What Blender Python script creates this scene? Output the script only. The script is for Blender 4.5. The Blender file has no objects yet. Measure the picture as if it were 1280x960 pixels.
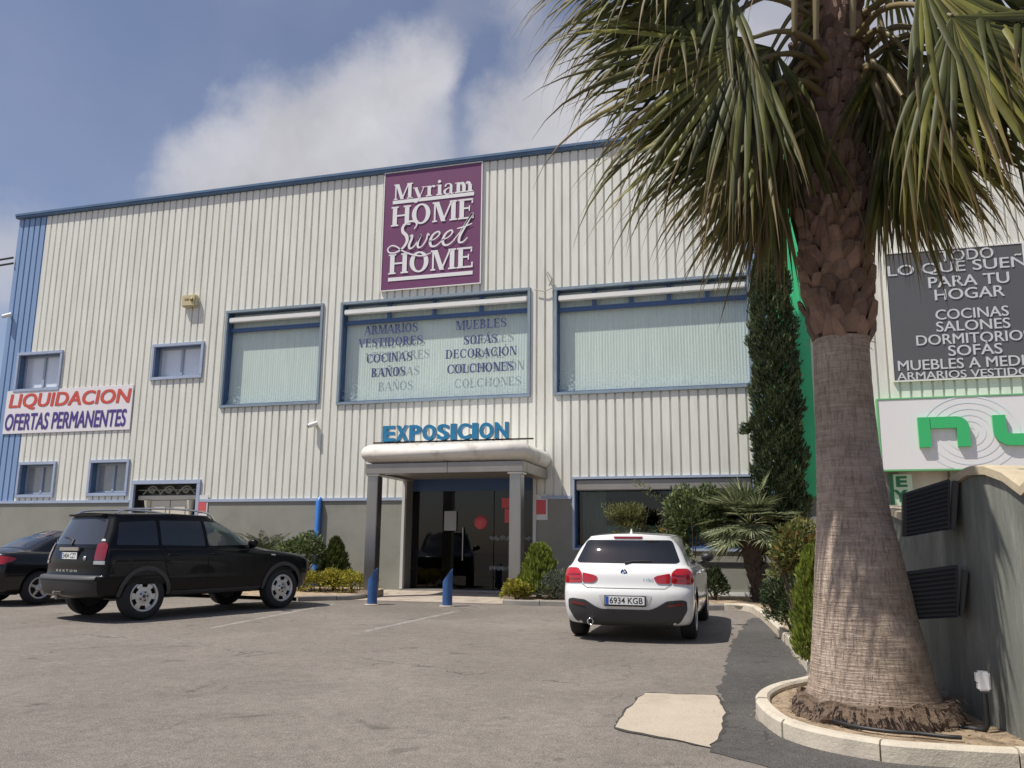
import bpy, bmesh, math, random
import numpy as np
from mathutils import Vector, Matrix, noise as mnoise
from mathutils.bvhtree import BVHTree
from mathutils.geometry import delaunay_2d_cdt
random.seed(7); rng = np.random.default_rng(7)
SC = bpy.context.scene
COL = SC.collection
R = math.radians

# ------------------------------------------------------------------ camera
YAW, PITCH, ROLL, FPX = -0.29198266, 0.1918988, 0.00961124, 1080.0
EYE = Vector((0, 0, 1.42))
fw = Vector((math.sin(YAW)*math.cos(PITCH), math.cos(YAW)*math.cos(PITCH), math.sin(PITCH)))
r0_ = Vector((math.cos(YAW), -math.sin(YAW), 0)); u0_ = r0_.cross(fw)
rt = math.cos(ROLL)*r0_ + math.sin(ROLL)*u0_
up = -math.sin(ROLL)*r0_ + math.cos(ROLL)*u0_
cd = bpy.data.cameras.new('camera'); cam = bpy.data.objects.new('camera', cd); COL.objects.link(cam)
M3 = Matrix((rt, up, -fw)).transposed()
cam.matrix_world = Matrix.Translation(EYE) @ M3.to_4x4()
cd.sensor_width = 36; cd.lens = 36*FPX/1280; cd.clip_end = 3000; cd.clip_start = .05
SC.camera = cam

# ------------------------------------------------------------------ light
SUN_TRAVEL = Vector((1, .72, -2.2)).normalized()
sun_el = math.asin(-SUN_TRAVEL.z); sun_az = math.atan2(-SUN_TRAVEL.x, -SUN_TRAVEL.y)
sd = bpy.data.lights.new('sun', 'SUN'); sd.energy = 4.6; sd.angle = R(.53); sd.color = (1, .95, .87)
so = bpy.data.objects.new('sun', sd); COL.objects.link(so)
so.rotation_euler = SUN_TRAVEL.to_track_quat('-Z', 'Y').to_euler(); so.location = (-20, -12, 40)
SC.view_settings.view_transform = 'Standard'; SC.view_settings.look = 'None'
SC.view_settings.gamma = 1; SC.view_settings.use_curve_mapping = False
SC.view_settings.exposure = 0.12
SC.cycles.max_bounces = 8; SC.cycles.transparent_max_bounces = 16

W = bpy.data.worlds.new('World'); SC.world = W; W.use_nodes = True
def build_world():
    nt = W.node_tree; nt.nodes.clear(); N = nt.nodes.new; L = nt.links.new
    out = N('ShaderNodeOutputWorld'); bg = N('ShaderNodeBackground'); bg.inputs[1].default_value = .10
    sky = N('ShaderNodeTexSky'); sky.sky_type = 'NISHITA'; sky.sun_disc = False
    sky.sun_elevation = sun_el; sky.sun_rotation = sun_az; sky.altitude = 100
    sky.air_density = 1.0; sky.dust_density = 1.0; sky.ozone_density = 1.6
    tc = N('ShaderNodeTexCoord')
    def pd(px, py): return (fw + rt*((px-640)/FPX) - up*((py-480)/FPX)).normalized()
    # warp the direction a little so that the cloud edges are ragged
    n1 = N('ShaderNodeTexNoise'); n1.inputs['Scale'].default_value = 6; n1.inputs['Detail'].default_value = 8; n1.inputs['Roughness'].default_value = .62
    L(tc.outputs['Generated'], n1.inputs['Vector'])
    sub = N('ShaderNodeVectorMath'); sub.operation = 'SUBTRACT'; L(n1.outputs['Color'], sub.inputs[0]); sub.inputs[1].default_value = (.5, .5, .5)
    sc = N('ShaderNodeVectorMath'); sc.operation = 'SCALE'; L(sub.outputs[0], sc.inputs[0]); sc.inputs['Scale'].default_value = .145
    ad = N('ShaderNodeVectorMath'); ad.operation = 'ADD'; L(tc.outputs['Generated'], ad.inputs[0]); L(sc.outputs[0], ad.inputs[1])
    blobs = [(265,235,65,.8),(345,195,80,1),(425,160,85,1),(500,115,75,1),(535,95,50,.75),(430,260,140,1),(335,270,110,1),(560,280,85,.8),
             (540,190,55,.6),(645,165,55,.6),(700,130,75,.95),(735,165,80,1),(680,210,70,.9),(770,85,75,.8),(655,5,55,.5),(880,40,120,.6),(1010,30,120,.6),
             (1150,60,120,.6),(15,300,60,.5),(-30,330,70,.6),(560,20,50,.25),(1400,120,200,.8),(-400,120,160,.8),(900,-600,250,.8),(1700,-300,250,.9)]
    acc = None
    for (px, py, r, s) in blobs:
        d = N('ShaderNodeVectorMath'); d.operation = 'DISTANCE'; L(ad.outputs[0], d.inputs[0]); d.inputs[1].default_value = pd(px, py)
        mr = N('ShaderNodeMapRange'); mr.interpolation_type = 'SMOOTHSTEP'
        k = r/FPX
        mr.inputs['From Min'].default_value = k*1.35; mr.inputs['From Max'].default_value = k*.15
        mr.inputs['To Min'].default_value = 0; mr.inputs['To Max'].default_value = s
        L(d.outputs['Value'], mr.inputs['Value'])
        if acc is None: acc = mr.outputs[0]
        else:
            # 1-(1-a)(1-b): screen
            a1 = N('ShaderNodeMath'); a1.operation = 'SUBTRACT'; a1.inputs[0].default_value = 1; L(acc, a1.inputs[1])
            b1 = N('ShaderNodeMath'); b1.operation = 'SUBTRACT'; b1.inputs[0].default_value = 1; L(mr.outputs[0], b1.inputs[1])
            m = N('ShaderNodeMath'); m.operation = 'MULTIPLY'; L(a1.outputs[0], m.inputs[0]); L(b1.outputs[0], m.inputs[1])
            o = N('ShaderNodeMath'); o.operation = 'SUBTRACT'; o.inputs[0].default_value = 1; L(m.outputs[0], o.inputs[1]); acc = o.outputs[0]
    # thin veil everywhere, thicker low
    n2 = N('ShaderNodeTexNoise'); n2.inputs['Scale'].default_value = 3.2; n2.inputs['Detail'].default_value = 6
    L(tc.outputs['Generated'], n2.inputs['Vector'])
    v = N('ShaderNodeMapRange'); L(n2.outputs['Fac'], v.inputs['Value']); v.inputs['From Min'].default_value = .45; v.inputs['From Max'].default_value = .8
    v.inputs['To Min'].default_value = .05; v.inputs['To Max'].default_value = .24
    mx = N('ShaderNodeMath'); mx.operation = 'MAXIMUM'; L(acc, mx.inputs[0]); L(v.outputs[0], mx.inputs[1])
    # cloud body shade
    n3 = N('ShaderNodeTexNoise'); n3.inputs['Scale'].default_value = 9; n3.inputs['Detail'].default_value = 7
    L(ad.outputs[0], n3.inputs['Vector'])
    cr = N('ShaderNodeMapRange'); L(n3.outputs['Fac'], cr.inputs['Value']); cr.inputs['From Min'].default_value = .3; cr.inputs['From Max'].default_value = .7
    cr.inputs['To Min'].default_value = .82; cr.inputs['To Max'].default_value = 1.06
    cc = N('ShaderNodeVectorMath'); cc.operation = 'SCALE'; cc.inputs[0].default_value = (5.6, 5.6, 6.0); L(cr.outputs[0], cc.inputs['Scale'])
    hs = N('ShaderNodeHueSaturation'); hs.inputs['Saturation'].default_value = .98; hs.inputs['Value'].default_value = 1.0; L(sky.outputs[0], hs.inputs['Color'])
    tint = N('ShaderNodeMix'); tint.data_type = 'RGBA'; tint.blend_type = 'MULTIPLY'; tint.inputs[0].default_value = 1
    L(hs.outputs[0], tint.inputs[6]); tint.inputs[7].default_value = (1.02, .93, .97, 1)
    mix = N('ShaderNodeMix'); mix.data_type = 'RGBA'; L(mx.outputs[0], mix.inputs[0]); L(tint.outputs[2], mix.inputs[6]); L(cc.outputs[0], mix.inputs[7])
    L(mix.outputs[2], bg.inputs[0]); L(bg.outputs[0], out.inputs[0])
build_world()

# ------------------------------------------------------------------ helpers
SL = .022
def gz(y): return SL*max(-15., min(27., y))
def ray(px, py): return fw + rt*((px-640)/FPX) - up*((py-480)/FPX)
def at_y(px, py, Y):
    d = ray(px, py); return EYE + d*((Y-EYE.y)/d.y)
def at_x(px, py, X):
    d = ray(px, py); return EYE + d*((X-EYE.x)/d.x)
def at_g(px, py, dz=0.):
    d = ray(px, py); t = (dz - EYE.z)/(d.z - SL*d.y); return EYE + d*t
def link(o, parent=None):
    COL.objects.link(o)
    if parent is not None: o.parent = parent
    return o
def tag(o, label=None, cat=None, group=None, kind=None):
    if label: o['label'] = label
    if cat: o['category'] = cat
    if group: o['group'] = group
    if kind: o['kind'] = kind
    return o
def empty(name, loc, label, cat, group=None, rot=(0,0,0)):
    o = bpy.data.objects.new(name, None); link(o); o.location = loc; o.rotation_euler = rot; o.empty_display_size = .2
    return tag(o, label, cat, group)
def copy_tree(o, parent=None):
    c = o.copy(); link(c, parent)
    for ch in list(o.children): copy_tree(ch, c)
    return c

class MB:
    """collects faces, links them as one mesh object"""
    def __init__(s): s.v = []; s.f = []; s.m = []; s.sm = []
    def add(s, vs, fs, mi=0, smooth=False):
        o = len(s.v); s.v += [tuple(v) for v in vs]
        for f in fs: s.f.append(tuple(i+o for i in f)); s.m.append(mi); s.sm.append(smooth)
    def box(s, x0, x1, y0, y1, z0, z1, mi=0):
        s.add([(x0,y0,z0),(x1,y0,z0),(x1,y1,z0),(x0,y1,z0),(x0,y0,z1),(x1,y0,z1),(x1,y1,z1),(x0,y1,z1)],
              [(0,3,2,1),(4,5,6,7),(0,1,5,4),(1,2,6,5),(2,3,7,6),(3,0,4,7)], mi)
    def obox(s, c, ax, ay, az, hx, hy, hz, mi=0):
        c = Vector(c); P = []
        for k in (-1,1):
            for (i,j) in ((-1,-1),(1,-1),(1,1),(-1,1)): P.append(c+ax*hx*i+ay*hy*j+az*hz*k)
        s.add(P, [(0,3,2,1),(4,5,6,7),(0,1,5,4),(1,2,6,5),(2,3,7,6),(3,0,4,7)], mi)
    def tube(s, pts, rad, n=8, mi=0, cap=True, smooth=True):
        pts = [Vector(p) for p in pts]; rs = rad if hasattr(rad, '__len__') else [rad]*len(pts)
        vs = []; pu = None
        for i, p in enumerate(pts):
            t = (pts[min(i+1,len(pts)-1)]-pts[max(i-1,0)]).normalized()
            if pu is None: pu = t.orthogonal().normalized()
            pu = (pu - t*pu.dot(t)); pu = pu.normalized() if pu.length > 1e-6 else t.orthogonal().normalized()
            w = t.cross(pu)
            for k in range(n):
                a = 2*math.pi*k/n; vs.append(p + (pu*math.cos(a)+w*math.sin(a))*rs[i])
        fs = []
        for i in range(len(pts)-1):
            for k in range(n): fs.append((i*n+k, i*n+(k+1)%n, (i+1)*n+(k+1)%n, (i+1)*n+k))
        s.add(vs, fs, mi, smooth)
        if cap:
            s.add(vs[:n], [tuple(range(n-1,-1,-1))], mi); s.add(vs[-n:], [tuple(range(n))], mi)
    def lathe(s, prof, c, ax, n=24, mi=0, smooth=True):
        """prof: (radius, along axis)"""
        c = Vector(c); ax = Vector(ax).normalized(); u = ax.orthogonal().normalized(); w = ax.cross(u); vs = []; m = len(prof)
        for (r, h) in prof:
            for k in range(n):
                a = 2*math.pi*k/n; vs.append(c+ax*h+(u*math.cos(a)+w*math.sin(a))*r)
        fs = [(i*n+k, i*n+(k+1)%n, (i+1)*n+(k+1)%n, (i+1)*n+k) for i in range(m-1) for k in range(n)]
        s.add(vs, fs, mi, smooth)
    def poly(s, pts, mi=0): s.add(pts, [tuple(range(len(pts)))], mi)
    def build(s, name, mats, parent=None, bevel=0, shade=None, loc=None, weld=False):
        me = bpy.data.meshes.new(name); me.from_pydata(s.v, [], s.f)
        if not isinstance(mats, (list, tuple)): mats = [mats]
        for m in mats: me.materials.append(m)
        me.polygons.foreach_set('material_index', s.m); me.polygons.foreach_set('use_smooth', [bool(x) if shade is None else shade for x in s.sm])
        bm = bmesh.new(); bm.from_mesh(me)
        if weld: bmesh.ops.remove_doubles(bm, verts=bm.verts, dist=1e-5)
        bmesh.ops.recalc_face_normals(bm, faces=bm.faces)
        if bevel:
            es = [e for e in bm.edges if len(e.link_faces) == 2 and e.calc_face_angle(0) > .6]
            bmesh.ops.bevel(bm, geom=es, offset=bevel, segments=2, affect='EDGES', clamp_overlap=True)
        bm.to_mesh(me); bm.free(); me.update()
        o = bpy.data.objects.new(name, me); link(o, parent)
        if loc is not None: o.location = loc
        return o

def mesh_np(name, V, F, mat, parent=None, smooth=False):
    """V (n,3) array, F (m,4) or (m,3) array"""
    me = bpy.data.meshes.new(name); V = np.asarray(V, np.float32); F = np.asarray(F, np.int32); k = F.shape[1]
    me.vertices.add(len(V)); me.vertices.foreach_set('co', V.ravel())
    me.loops.add(F.size); me.loops.foreach_set('vertex_index', F.ravel())
    me.polygons.add(len(F)); me.polygons.foreach_set('loop_start', np.arange(len(F), dtype=np.int32)*k)
    me.polygons.foreach_set('loop_total', np.full(len(F), k, np.int32))
    me.polygons.foreach_set('use_smooth', np.full(len(F), smooth))
    me.materials.append(mat); me.update(calc_edges=True); me.validate()
    o = bpy.data.objects.new(name, me); link(o, parent); return o

def relocate(root, loc):
    """root is an Empty at the origin whose children are in world coordinates: move its base"""
    root.location = loc
    for c in root.children: c.location = Vector(c.location) - Vector(loc)

# ------------------------------------------------------------------ materials
MATS = {}
def mat(name, col, rough=.6, metal=0., var=0., vscale=3., bump=0., bscale=40., coat=0., col2=None, c2scale=1.5, c2lo=.5, c2hi=.7, spec=.5, stretch=None, island=0.):
    if name in MATS: return MATS[name]
    m = bpy.data.materials.new(name); m.use_nodes = True; nt = m.node_tree; N = nt.nodes.new; L = nt.links.new
    b = nt.nodes['Principled BSDF']; b.inputs['Roughness'].default_value = rough; b.inputs['Metallic'].default_value = metal
    b.inputs['Coat Weight'].default_value = coat; b.inputs['Coat Roughness'].default_value = .04; b.inputs['Specular IOR Level'].default_value = spec
    c4 = (*col, 1); b.inputs['Base Color'].default_value = c4
    if var or bump or col2 or island:
        tc = N('ShaderNodeTexCoord'); src = tc.outputs['Object']
        if stretch:
            mp = N('ShaderNodeMapping'); mp.inputs['Scale'].default_value = stretch; L(src, mp.inputs['Vector']); src = mp.outputs[0]
    cur = None
    if col2:
        n = N('ShaderNodeTexNoise'); n.inputs['Scale'].default_value = c2scale; n.inputs['Detail'].default_value = 8; n.inputs['Roughness'].default_value = .65; L(src, n.inputs['Vector'])
        mr = N('ShaderNodeMapRange'); L(n.outputs['Fac'], mr.inputs['Value']); mr.inputs['From Min'].default_value = c2lo; mr.inputs['From Max'].default_value = c2hi
        mx = N('ShaderNodeMix'); mx.data_type = 'RGBA'; L(mr.outputs[0], mx.inputs[0]); mx.inputs[6].default_value = c4; mx.inputs[7].default_value = (*col2, 1); cur = mx.outputs[2]
    if var:
        n = N('ShaderNodeTexNoise'); n.inputs['Scale'].default_value = vscale; n.inputs['Detail'].default_value = 7; n.inputs['Roughness'].default_value = .6; L(src, n.inputs['Vector'])
        mr = N('ShaderNodeMapRange'); L(n.outputs['Fac'], mr.inputs['Value']); mr.inputs['From Min'].default_value = .25; mr.inputs['From Max'].default_value = .75
        mr.inputs['To Min'].default_value = 1-var; mr.inputs['To Max'].default_value = 1+var
        sc = N('ShaderNodeVectorMath'); sc.operation = 'SCALE'; L(mr.outputs[0], sc.inputs['Scale'])
        if cur: L(cur, sc.inputs[0])
        else: sc.inputs[0].default_value = col
        cur = sc.outputs[0]
    if island:
        g = N('ShaderNodeNewGeometry'); mr = N('ShaderNodeMapRange'); L(g.outputs['Random Per Island'], mr.inputs['Value'])
        mr.inputs['To Min'].default_value = 1-island; mr.inputs['To Max'].default_value = 1+island
        sc = N('ShaderNodeVectorMath'); sc.operation = 'SCALE'; L(mr.outputs[0], sc.inputs['Scale'])
        if cur: L(cur, sc.inputs[0])
        else: sc.inputs[0].default_value = col
        cur = sc.outputs[0]
    if cur: L(cur, b.inputs['Base Color'])
    if bump:
        n = N('ShaderNodeTexNoise'); n.inputs['Scale'].default_value = bscale; n.inputs['Detail'].default_value = 6; n.inputs['Roughness'].default_value = .7; L(src, n.inputs['Vector'])
        bp = N('ShaderNodeBump'); bp.inputs['Strength'].default_value = bump; bp.inputs['Distance'].default_value = .02; L(n.outputs['Fac'], bp.inputs['Height']); L(bp.outputs[0], b.inputs['Normal'])
    MATS[name] = m; return m

def leaf_mat(name, col, col2=None, trans=.35, isl=.45, rough=.5, dry=None, spec=.35):
    if name in MATS: return MATS[name]
    m = bpy.data.materials.new(name); m.use_nodes = True; nt = m.node_tree; N = nt.nodes.new; L = nt.links.new
    b = nt.nodes['Principled BSDF']; out = nt.nodes['Material Output']; b.inputs['Roughness'].default_value = rough; b.inputs['Specular IOR Level'].default_value = spec
    g = N('ShaderNodeNewGeometry'); cr = N('ShaderNodeValToRGB'); L(g.outputs['Random Per Island'], cr.inputs[0])
    c2 = col2 or tuple(c*1.7 for c in col)
    el = cr.color_ramp.elements; el[0].position = 0; el[0].color = tuple(c*(1-isl) for c in col)+(1,)
    el[1].position = 1; el[1].color = (*c2, 1)
    e = cr.color_ramp.elements.new(.55); e.color = (*col, 1)
    if dry:
        e = cr.color_ramp.elements.new(.93); e.color = (*c2, 1); el = cr.color_ramp.elements; el[-1].color = (*dry, 1)
    tc = N('ShaderNodeTexCoord'); n = N('ShaderNodeTexNoise'); n.inputs['Scale'].default_value = 4; n.inputs['Detail'].default_value = 3; L(tc.outputs['Object'], n.inputs['Vector'])
    mr = N('ShaderNodeMapRange'); L(n.outputs['Fac'], mr.inputs['Value']); mr.inputs['From Min'].default_value = .3; mr.inputs['From Max'].default_value = .7; mr.inputs['To Min'].default_value = .7; mr.inputs['To Max'].default_value = 1.3
    sc = N('ShaderNodeVectorMath'); sc.operation = 'SCALE'; L(cr.outputs[0], sc.inputs[0]); L(mr.outputs[0], sc.inputs['Scale'])
    L(sc.outputs[0], b.inputs['Base Color'])
    t = N('ShaderNodeBsdfTranslucent'); L(sc.outputs[0], t.inputs['Color']); mx = N('ShaderNodeMixShader'); mx.inputs[0].default_value = trans
    L(b.outputs[0], mx.inputs[1]); L(t.outputs[0], mx.inputs[2]); L(mx.outputs[0], out.inputs[0])
    MATS[name] = m; return m

def glass_mat(name, tint=(.8,.9,.88), gloss=.08, ior=1.5, rough=.0, frost=None):
    if name in MATS: return MATS[name]
    m = bpy.data.materials.new(name); m.use_nodes = True; nt = m.node_tree; N = nt.nodes.new; L = nt.links.new
    nt.nodes.remove(nt.nodes['Principled BSDF']); out = nt.nodes['Material Output']
    tr = N('ShaderNodeBsdfTransparent'); tr.inputs[0].default_value = (*tint, 1); gl = N('ShaderNodeBsdfGlossy'); gl.inputs['Roughness'].default_value = rough
    lw = N('ShaderNodeLayerWeight'); pw = N('ShaderNodeMath'); pw.operation = 'POWER'; L(lw.outputs['Facing'], pw.inputs[0]); pw.inputs[1].default_value = 5
    fr = N('ShaderNodeMath'); fr.operation = 'MULTIPLY_ADD'; L(pw.outputs[0], fr.inputs[0]); fr.inputs[1].default_value = .95; fr.inputs[2].default_value = .045
    mx = N('ShaderNodeMixShader'); L(fr.outputs[0], mx.inputs[0]); L(tr.outputs[0], mx.inputs[1]); L(gl.outputs[0], mx.inputs[2])
    cur = mx.outputs[0]
    if frost:
        z0, z1, fc = frost
        tc = N('ShaderNodeTexCoord'); sp = N('ShaderNodeSeparateXYZ'); L(tc.outputs['Object'], sp.inputs[0])
        mr = N('ShaderNodeMapRange'); L(sp.outputs['Z'], mr.inputs['Value']); mr.inputs['From Min'].default_value = z0; mr.inputs['From Max'].default_value = z1; mr.inputs['To Min'].default_value = .62; mr.inputs['To Max'].default_value = .3
        n = N('ShaderNodeTexNoise'); n.inputs['Scale'].default_value = 9; n.inputs['Detail'].default_value = 5; n.inputs['Distortion'].default_value = 2.5; L(tc.outputs['Object'], n.inputs['Vector'])
        th = N('ShaderNodeMath'); th.operation = 'SUBTRACT'; L(mr.outputs[0], th.inputs[0]); L(n.outputs['Fac'], th.inputs[1])
        ml = N('ShaderNodeMath'); ml.operation = 'MULTIPLY'; L(th.outputs[0], ml.inputs[0]); ml.inputs[1].default_value = 14; ml.use_clamp = True
        m5 = N('ShaderNodeMath'); m5.operation = 'MULTIPLY'; L(ml.outputs[0], m5.inputs[0]); m5.inputs[1].default_value = .55
        df = N('ShaderNodeBsdfDiffuse'); df.inputs[0].default_value = (*fc, 1); mf = N('ShaderNodeMixShader'); L(m5.outputs[0], mf.inputs[0]); L(cur, mf.inputs[1]); L(df.outputs[0], mf.inputs[2]); cur = mf.outputs[0]
    L(cur, out.inputs[0]); MATS[name] = m; return m

def asphalt_mat(name, col, stain, light, speck=.5):
    m = bpy.data.materials.new(name); m.use_nodes = True; nt = m.node_tree; N = nt.nodes.new; L = nt.links.new
    b = nt.nodes['Principled BSDF']; b.inputs['Roughness'].default_value = .88; b.inputs['Specular IOR Level'].default_value = .25
    tc = N('ShaderNodeTexCoord'); P = tc.outputs['Object']
    def noise(s, d=6, r=.6, dist=0):
        n = N('ShaderNodeTexNoise'); n.inputs['Scale'].default_value = s; n.inputs['Detail'].default_value = d; n.inputs['Roughness'].default_value = r; n.inputs['Distortion'].default_value = dist; L(P, n.inputs['Vector']); return n.outputs['Fac']
    def rng_(v, a, bb, c=0, d=1):
        r = N('ShaderNodeMapRange'); L(v, r.inputs['Value']); r.inputs['From Min'].default_value = a; r.inputs['From Max'].default_value = bb; r.inputs['To Min'].default_value = c; r.inputs['To Max'].default_value = d; return r.outputs[0]
    def mix(f, a, bb):
        x = N('ShaderNodeMix'); x.data_type = 'RGBA'; L(f, x.inputs[0])
        for s, k in ((a, 6), (bb, 7)):
            if isinstance(s, tuple): x.inputs[k].default_value = (*s, 1)
            else: L(s, x.inputs[k])
        return x.outputs[2]
    c = mix(rng_(noise(.45, 8, .62, .6), .42, .66), col, light)
    c = mix(rng_(noise(1.1, 8, .7, 1.2), .55, .75, 0, .75), c, stain)
    # oil drips and fine wandering cracks
    c = mix(rng_(noise(2.3, 4, .5, .3), .66, .74, 0, .6), c, tuple(k*.45 for k in col))
    wn = N('ShaderNodeTexNoise'); wn.inputs['Scale'].default_value = 1.3; wn.inputs['Detail'].default_value = 7; L(P, wn.inputs['Vector'])
    wv = N('ShaderNodeVectorMath'); wv.operation = 'SCALE'; L(wn.outputs['Color'], wv.inputs[0]); wv.inputs['Scale'].default_value = 1.6
    wa = N('ShaderNodeVectorMath'); wa.operation = 'ADD'; L(P, wa.inputs[0]); L(wv.outputs[0], wa.inputs[1])
    vc = N('ShaderNodeTexVoronoi'); vc.feature = 'DISTANCE_TO_EDGE'; vc.inputs['Scale'].default_value = .38; L(wa.outputs[0], vc.inputs['Vector'])
    ck = N('ShaderNodeMath'); ck.operation = 'MULTIPLY'; L(rng_(vc.outputs['Distance'], .012, .003), ck.inputs[0]); L(rng_(noise(.7, 5, .6), .48, .60, 0, .65), ck.inputs[1])
    c = mix(ck.outputs[0], c, tuple(k*.35 for k in col))
    c = mix(rng_(noise(.16, 3, .5, .4), .50, .62, 0, .55), c, tuple(k*.72 for k in col))
    vo = N('ShaderNodeTexVoronoi'); vo.inputs['Scale'].default_value = 95; L(P, vo.inputs['Vector'])
    s1 = rng_(vo.outputs['Distance'], .1, .75, 1+.35*speck, 1-.35*speck)
    s2 = rng_(noise(60, 3, .8), .3, .7, 1-.3*speck, 1+.3*speck)
    s3 = rng_(noise(9, 6, .75), .3, .7, .80, 1.17)
    mu = N('ShaderNodeMath'); mu.operation = 'MULTIPLY'; L(s1, mu.inputs[0]); L(s2, mu.inputs[1])
    mu2 = N('ShaderNodeMath'); mu2.operation = 'MULTIPLY'; L(mu.outputs[0], mu2.inputs[0]); L(s3, mu2.inputs[1])
    sc = N('ShaderNodeVectorMath'); sc.operation = 'SCALE'; L(c, sc.inputs[0]); L(mu2.outputs[0], sc.inputs['Scale']); L(sc.outputs[0], b.inputs['Base Color'])
    bp = N('ShaderNodeBump'); bp.inputs['Strength'].default_value = .55; bp.inputs['Distance'].default_value = .012; L(mu.outputs[0], bp.inputs['Height']); L(bp.outputs[0], b.inputs['Normal'])
    return m

M_asph = asphalt_mat('worn_asphalt', (.218,.192,.166), (.158,.142,.126), (.262,.232,.202), .8)
M_asph2 = asphalt_mat('dark_asphalt', (.098,.093,.088), (.066,.063,.060), (.135,.127,.118), 1.0)
M_conc = mat('concrete_patch', (.46,.395,.31), .9, var=.10, vscale=2.5, bump=.6, bscale=30, col2=(.36,.30,.22), c2scale=2.2, c2lo=.52, c2hi=.72)
M_kerb = mat('kerb_stone', (.56,.50,.40), .85, var=.10, vscale=5, bump=.4, bscale=40, col2=(.36,.32,.26), c2scale=3, c2lo=.5, c2hi=.75)
M_kerb2 = mat('grey_kerb_stone', (.27,.25,.22), .85, var=.12, vscale=5, bump=.4, bscale=40)
M_soil = mat('dry_soil', (.40,.30,.20), .95, var=.3, vscale=7, bump=1, bscale=35, col2=(.22,.16,.10), c2scale=5, c2lo=.5, c2hi=.62)
M_pave = mat('pale_paving', (.42,.36,.29), .75, var=.14, vscale=2, bump=.3, bscale=18, col2=(.25,.2,.17), c2scale=2.4, c2lo=.48, c2hi=.68)
M_clad = mat('cream_cladding', (.76,.75,.675), .45, var=.10, vscale=2.2, col2=(.61,.59,.51), c2scale=.6, c2lo=.50, c2hi=.82, stretch=(3,1,.35))
M_cladb = mat('blue_cladding', (.23,.34,.53), .4, var=.1, vscale=1.2, stretch=(3,1,.4))
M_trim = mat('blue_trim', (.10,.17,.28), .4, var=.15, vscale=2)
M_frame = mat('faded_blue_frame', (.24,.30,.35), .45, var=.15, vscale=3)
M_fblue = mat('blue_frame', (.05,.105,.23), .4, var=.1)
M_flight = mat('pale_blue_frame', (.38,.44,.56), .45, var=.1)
M_white = mat('white_paint', (.78,.77,.73), .45, var=.05)
M_sign_white = mat('sign_white', (.80,.79,.78), .4)
M_plinth = mat('stucco_plinth', (.285,.282,.24), .9, var=.10, vscale=1.3, bump=.6, bscale=55, col2=(.225,.223,.19), c2scale=.8, c2lo=.5, c2hi=.75)
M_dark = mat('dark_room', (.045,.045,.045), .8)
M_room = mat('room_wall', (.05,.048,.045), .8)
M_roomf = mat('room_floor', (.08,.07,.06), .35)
M_steel = mat('brushed_steel', (.40,.375,.34), .30, .95, var=.12, vscale=4, stretch=(1,1,.2))
M_steel_d = mat('dull_steel', (.33,.31,.285), .5, .5, var=.08, vscale=3)
M_bull = mat('canopy_white', (.74,.70,.63), .22, var=.08, vscale=2.2, col2=(.40,.35,.28), c2scale=3.0, c2lo=.52, c2hi=.8)
M_black = mat('black_plastic', (.018,.018,.019), .5)
M_rubber = mat('rubber', (.022,.022,.023), .85, bump=.3, bscale=60)
M_blue_pole = mat('blue_enamel', (.035,.17,.52), .35, var=.08)
M_bollard = mat('blue_bollard_paint', (.035,.10,.26), .5, var=.2, vscale=8)
M_purple = mat('purple_sign', (.165,.045,.125), .45, var=.06, vscale=2)
M_navy = mat('navy_letter', (.045,.06,.17), .5)
M_red = mat('red_letter', (.62,.09,.06), .5)
M_indigo = mat('indigo_letter', (.08,.05,.24), .5)
M_cyan = mat('cyan_letter', (.02,.20,.38), .35, var=.1, vscale=6)
M_green = mat('green_letter', (.05,.48,.16), .4)
M_greenp = mat('green_panel', (.06,.60,.25), .4, var=.1, vscale=1.5)
M_gsign = mat('grey_sign', (.105,.108,.112), .5, var=.05, vscale=1)
M_ltext = mat('light_grey_letter', (.62,.63,.64), .5)
M_blind = mat('curtain', (.80,.83,.78), .8, var=.10, vscale=5, stretch=(9,1,.25), col2=(.70,.74,.69), c2scale=3, c2lo=.4, c2hi=.7)
M_paper = mat('white_paper', (.7,.7,.68), .7)
M_redsign = mat('red_notice', (.62,.10,.11), .6)

# ------------------------------------------------------------------ lettering
def sans(text, bold=0., shear=0., ext=0., space=1.):
    cu = bpy.data.curves.new('tmp', 'FONT'); cu.body = text; cu.offset = bold; cu.shear = shear; cu.extrude = ext; cu.space_character = space; cu.resolution_u = 4
    if ext: cu.bevel_depth = 0
    o = bpy.data.objects.new('tmp', cu); COL.objects.link(o)
    dg = bpy.context.evaluated_depsgraph_get(); me = bpy.data.meshes.new_from_object(o.evaluated_get(dg))
    bpy.data.objects.remove(o); V = np.array([v.co[:] for v in me.vertices]); F = [tuple(p.vertices) for p in me.polygons]
    bpy.data.meshes.remove(me); bpy.data.curves.remove(cu); return V, F
def heavy(text, b, shear=0., n=3):
    V, F = sans(text, shear=shear); AV = []; AF = []; k = 0
    for i in range(n):
        for j in range(n):
            o = len(AV)*len(V); W_ = V.copy(); W_[:,0] += b*(2*i/(n-1)-1); W_[:,1] += b*.6*(2*j/(n-1)-1); W_[:,2] += k*.0007; k += 1
            AV.append(W_); AF += [tuple(q+o for q in f) for f in F]
    return np.vstack(AV), AF
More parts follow.
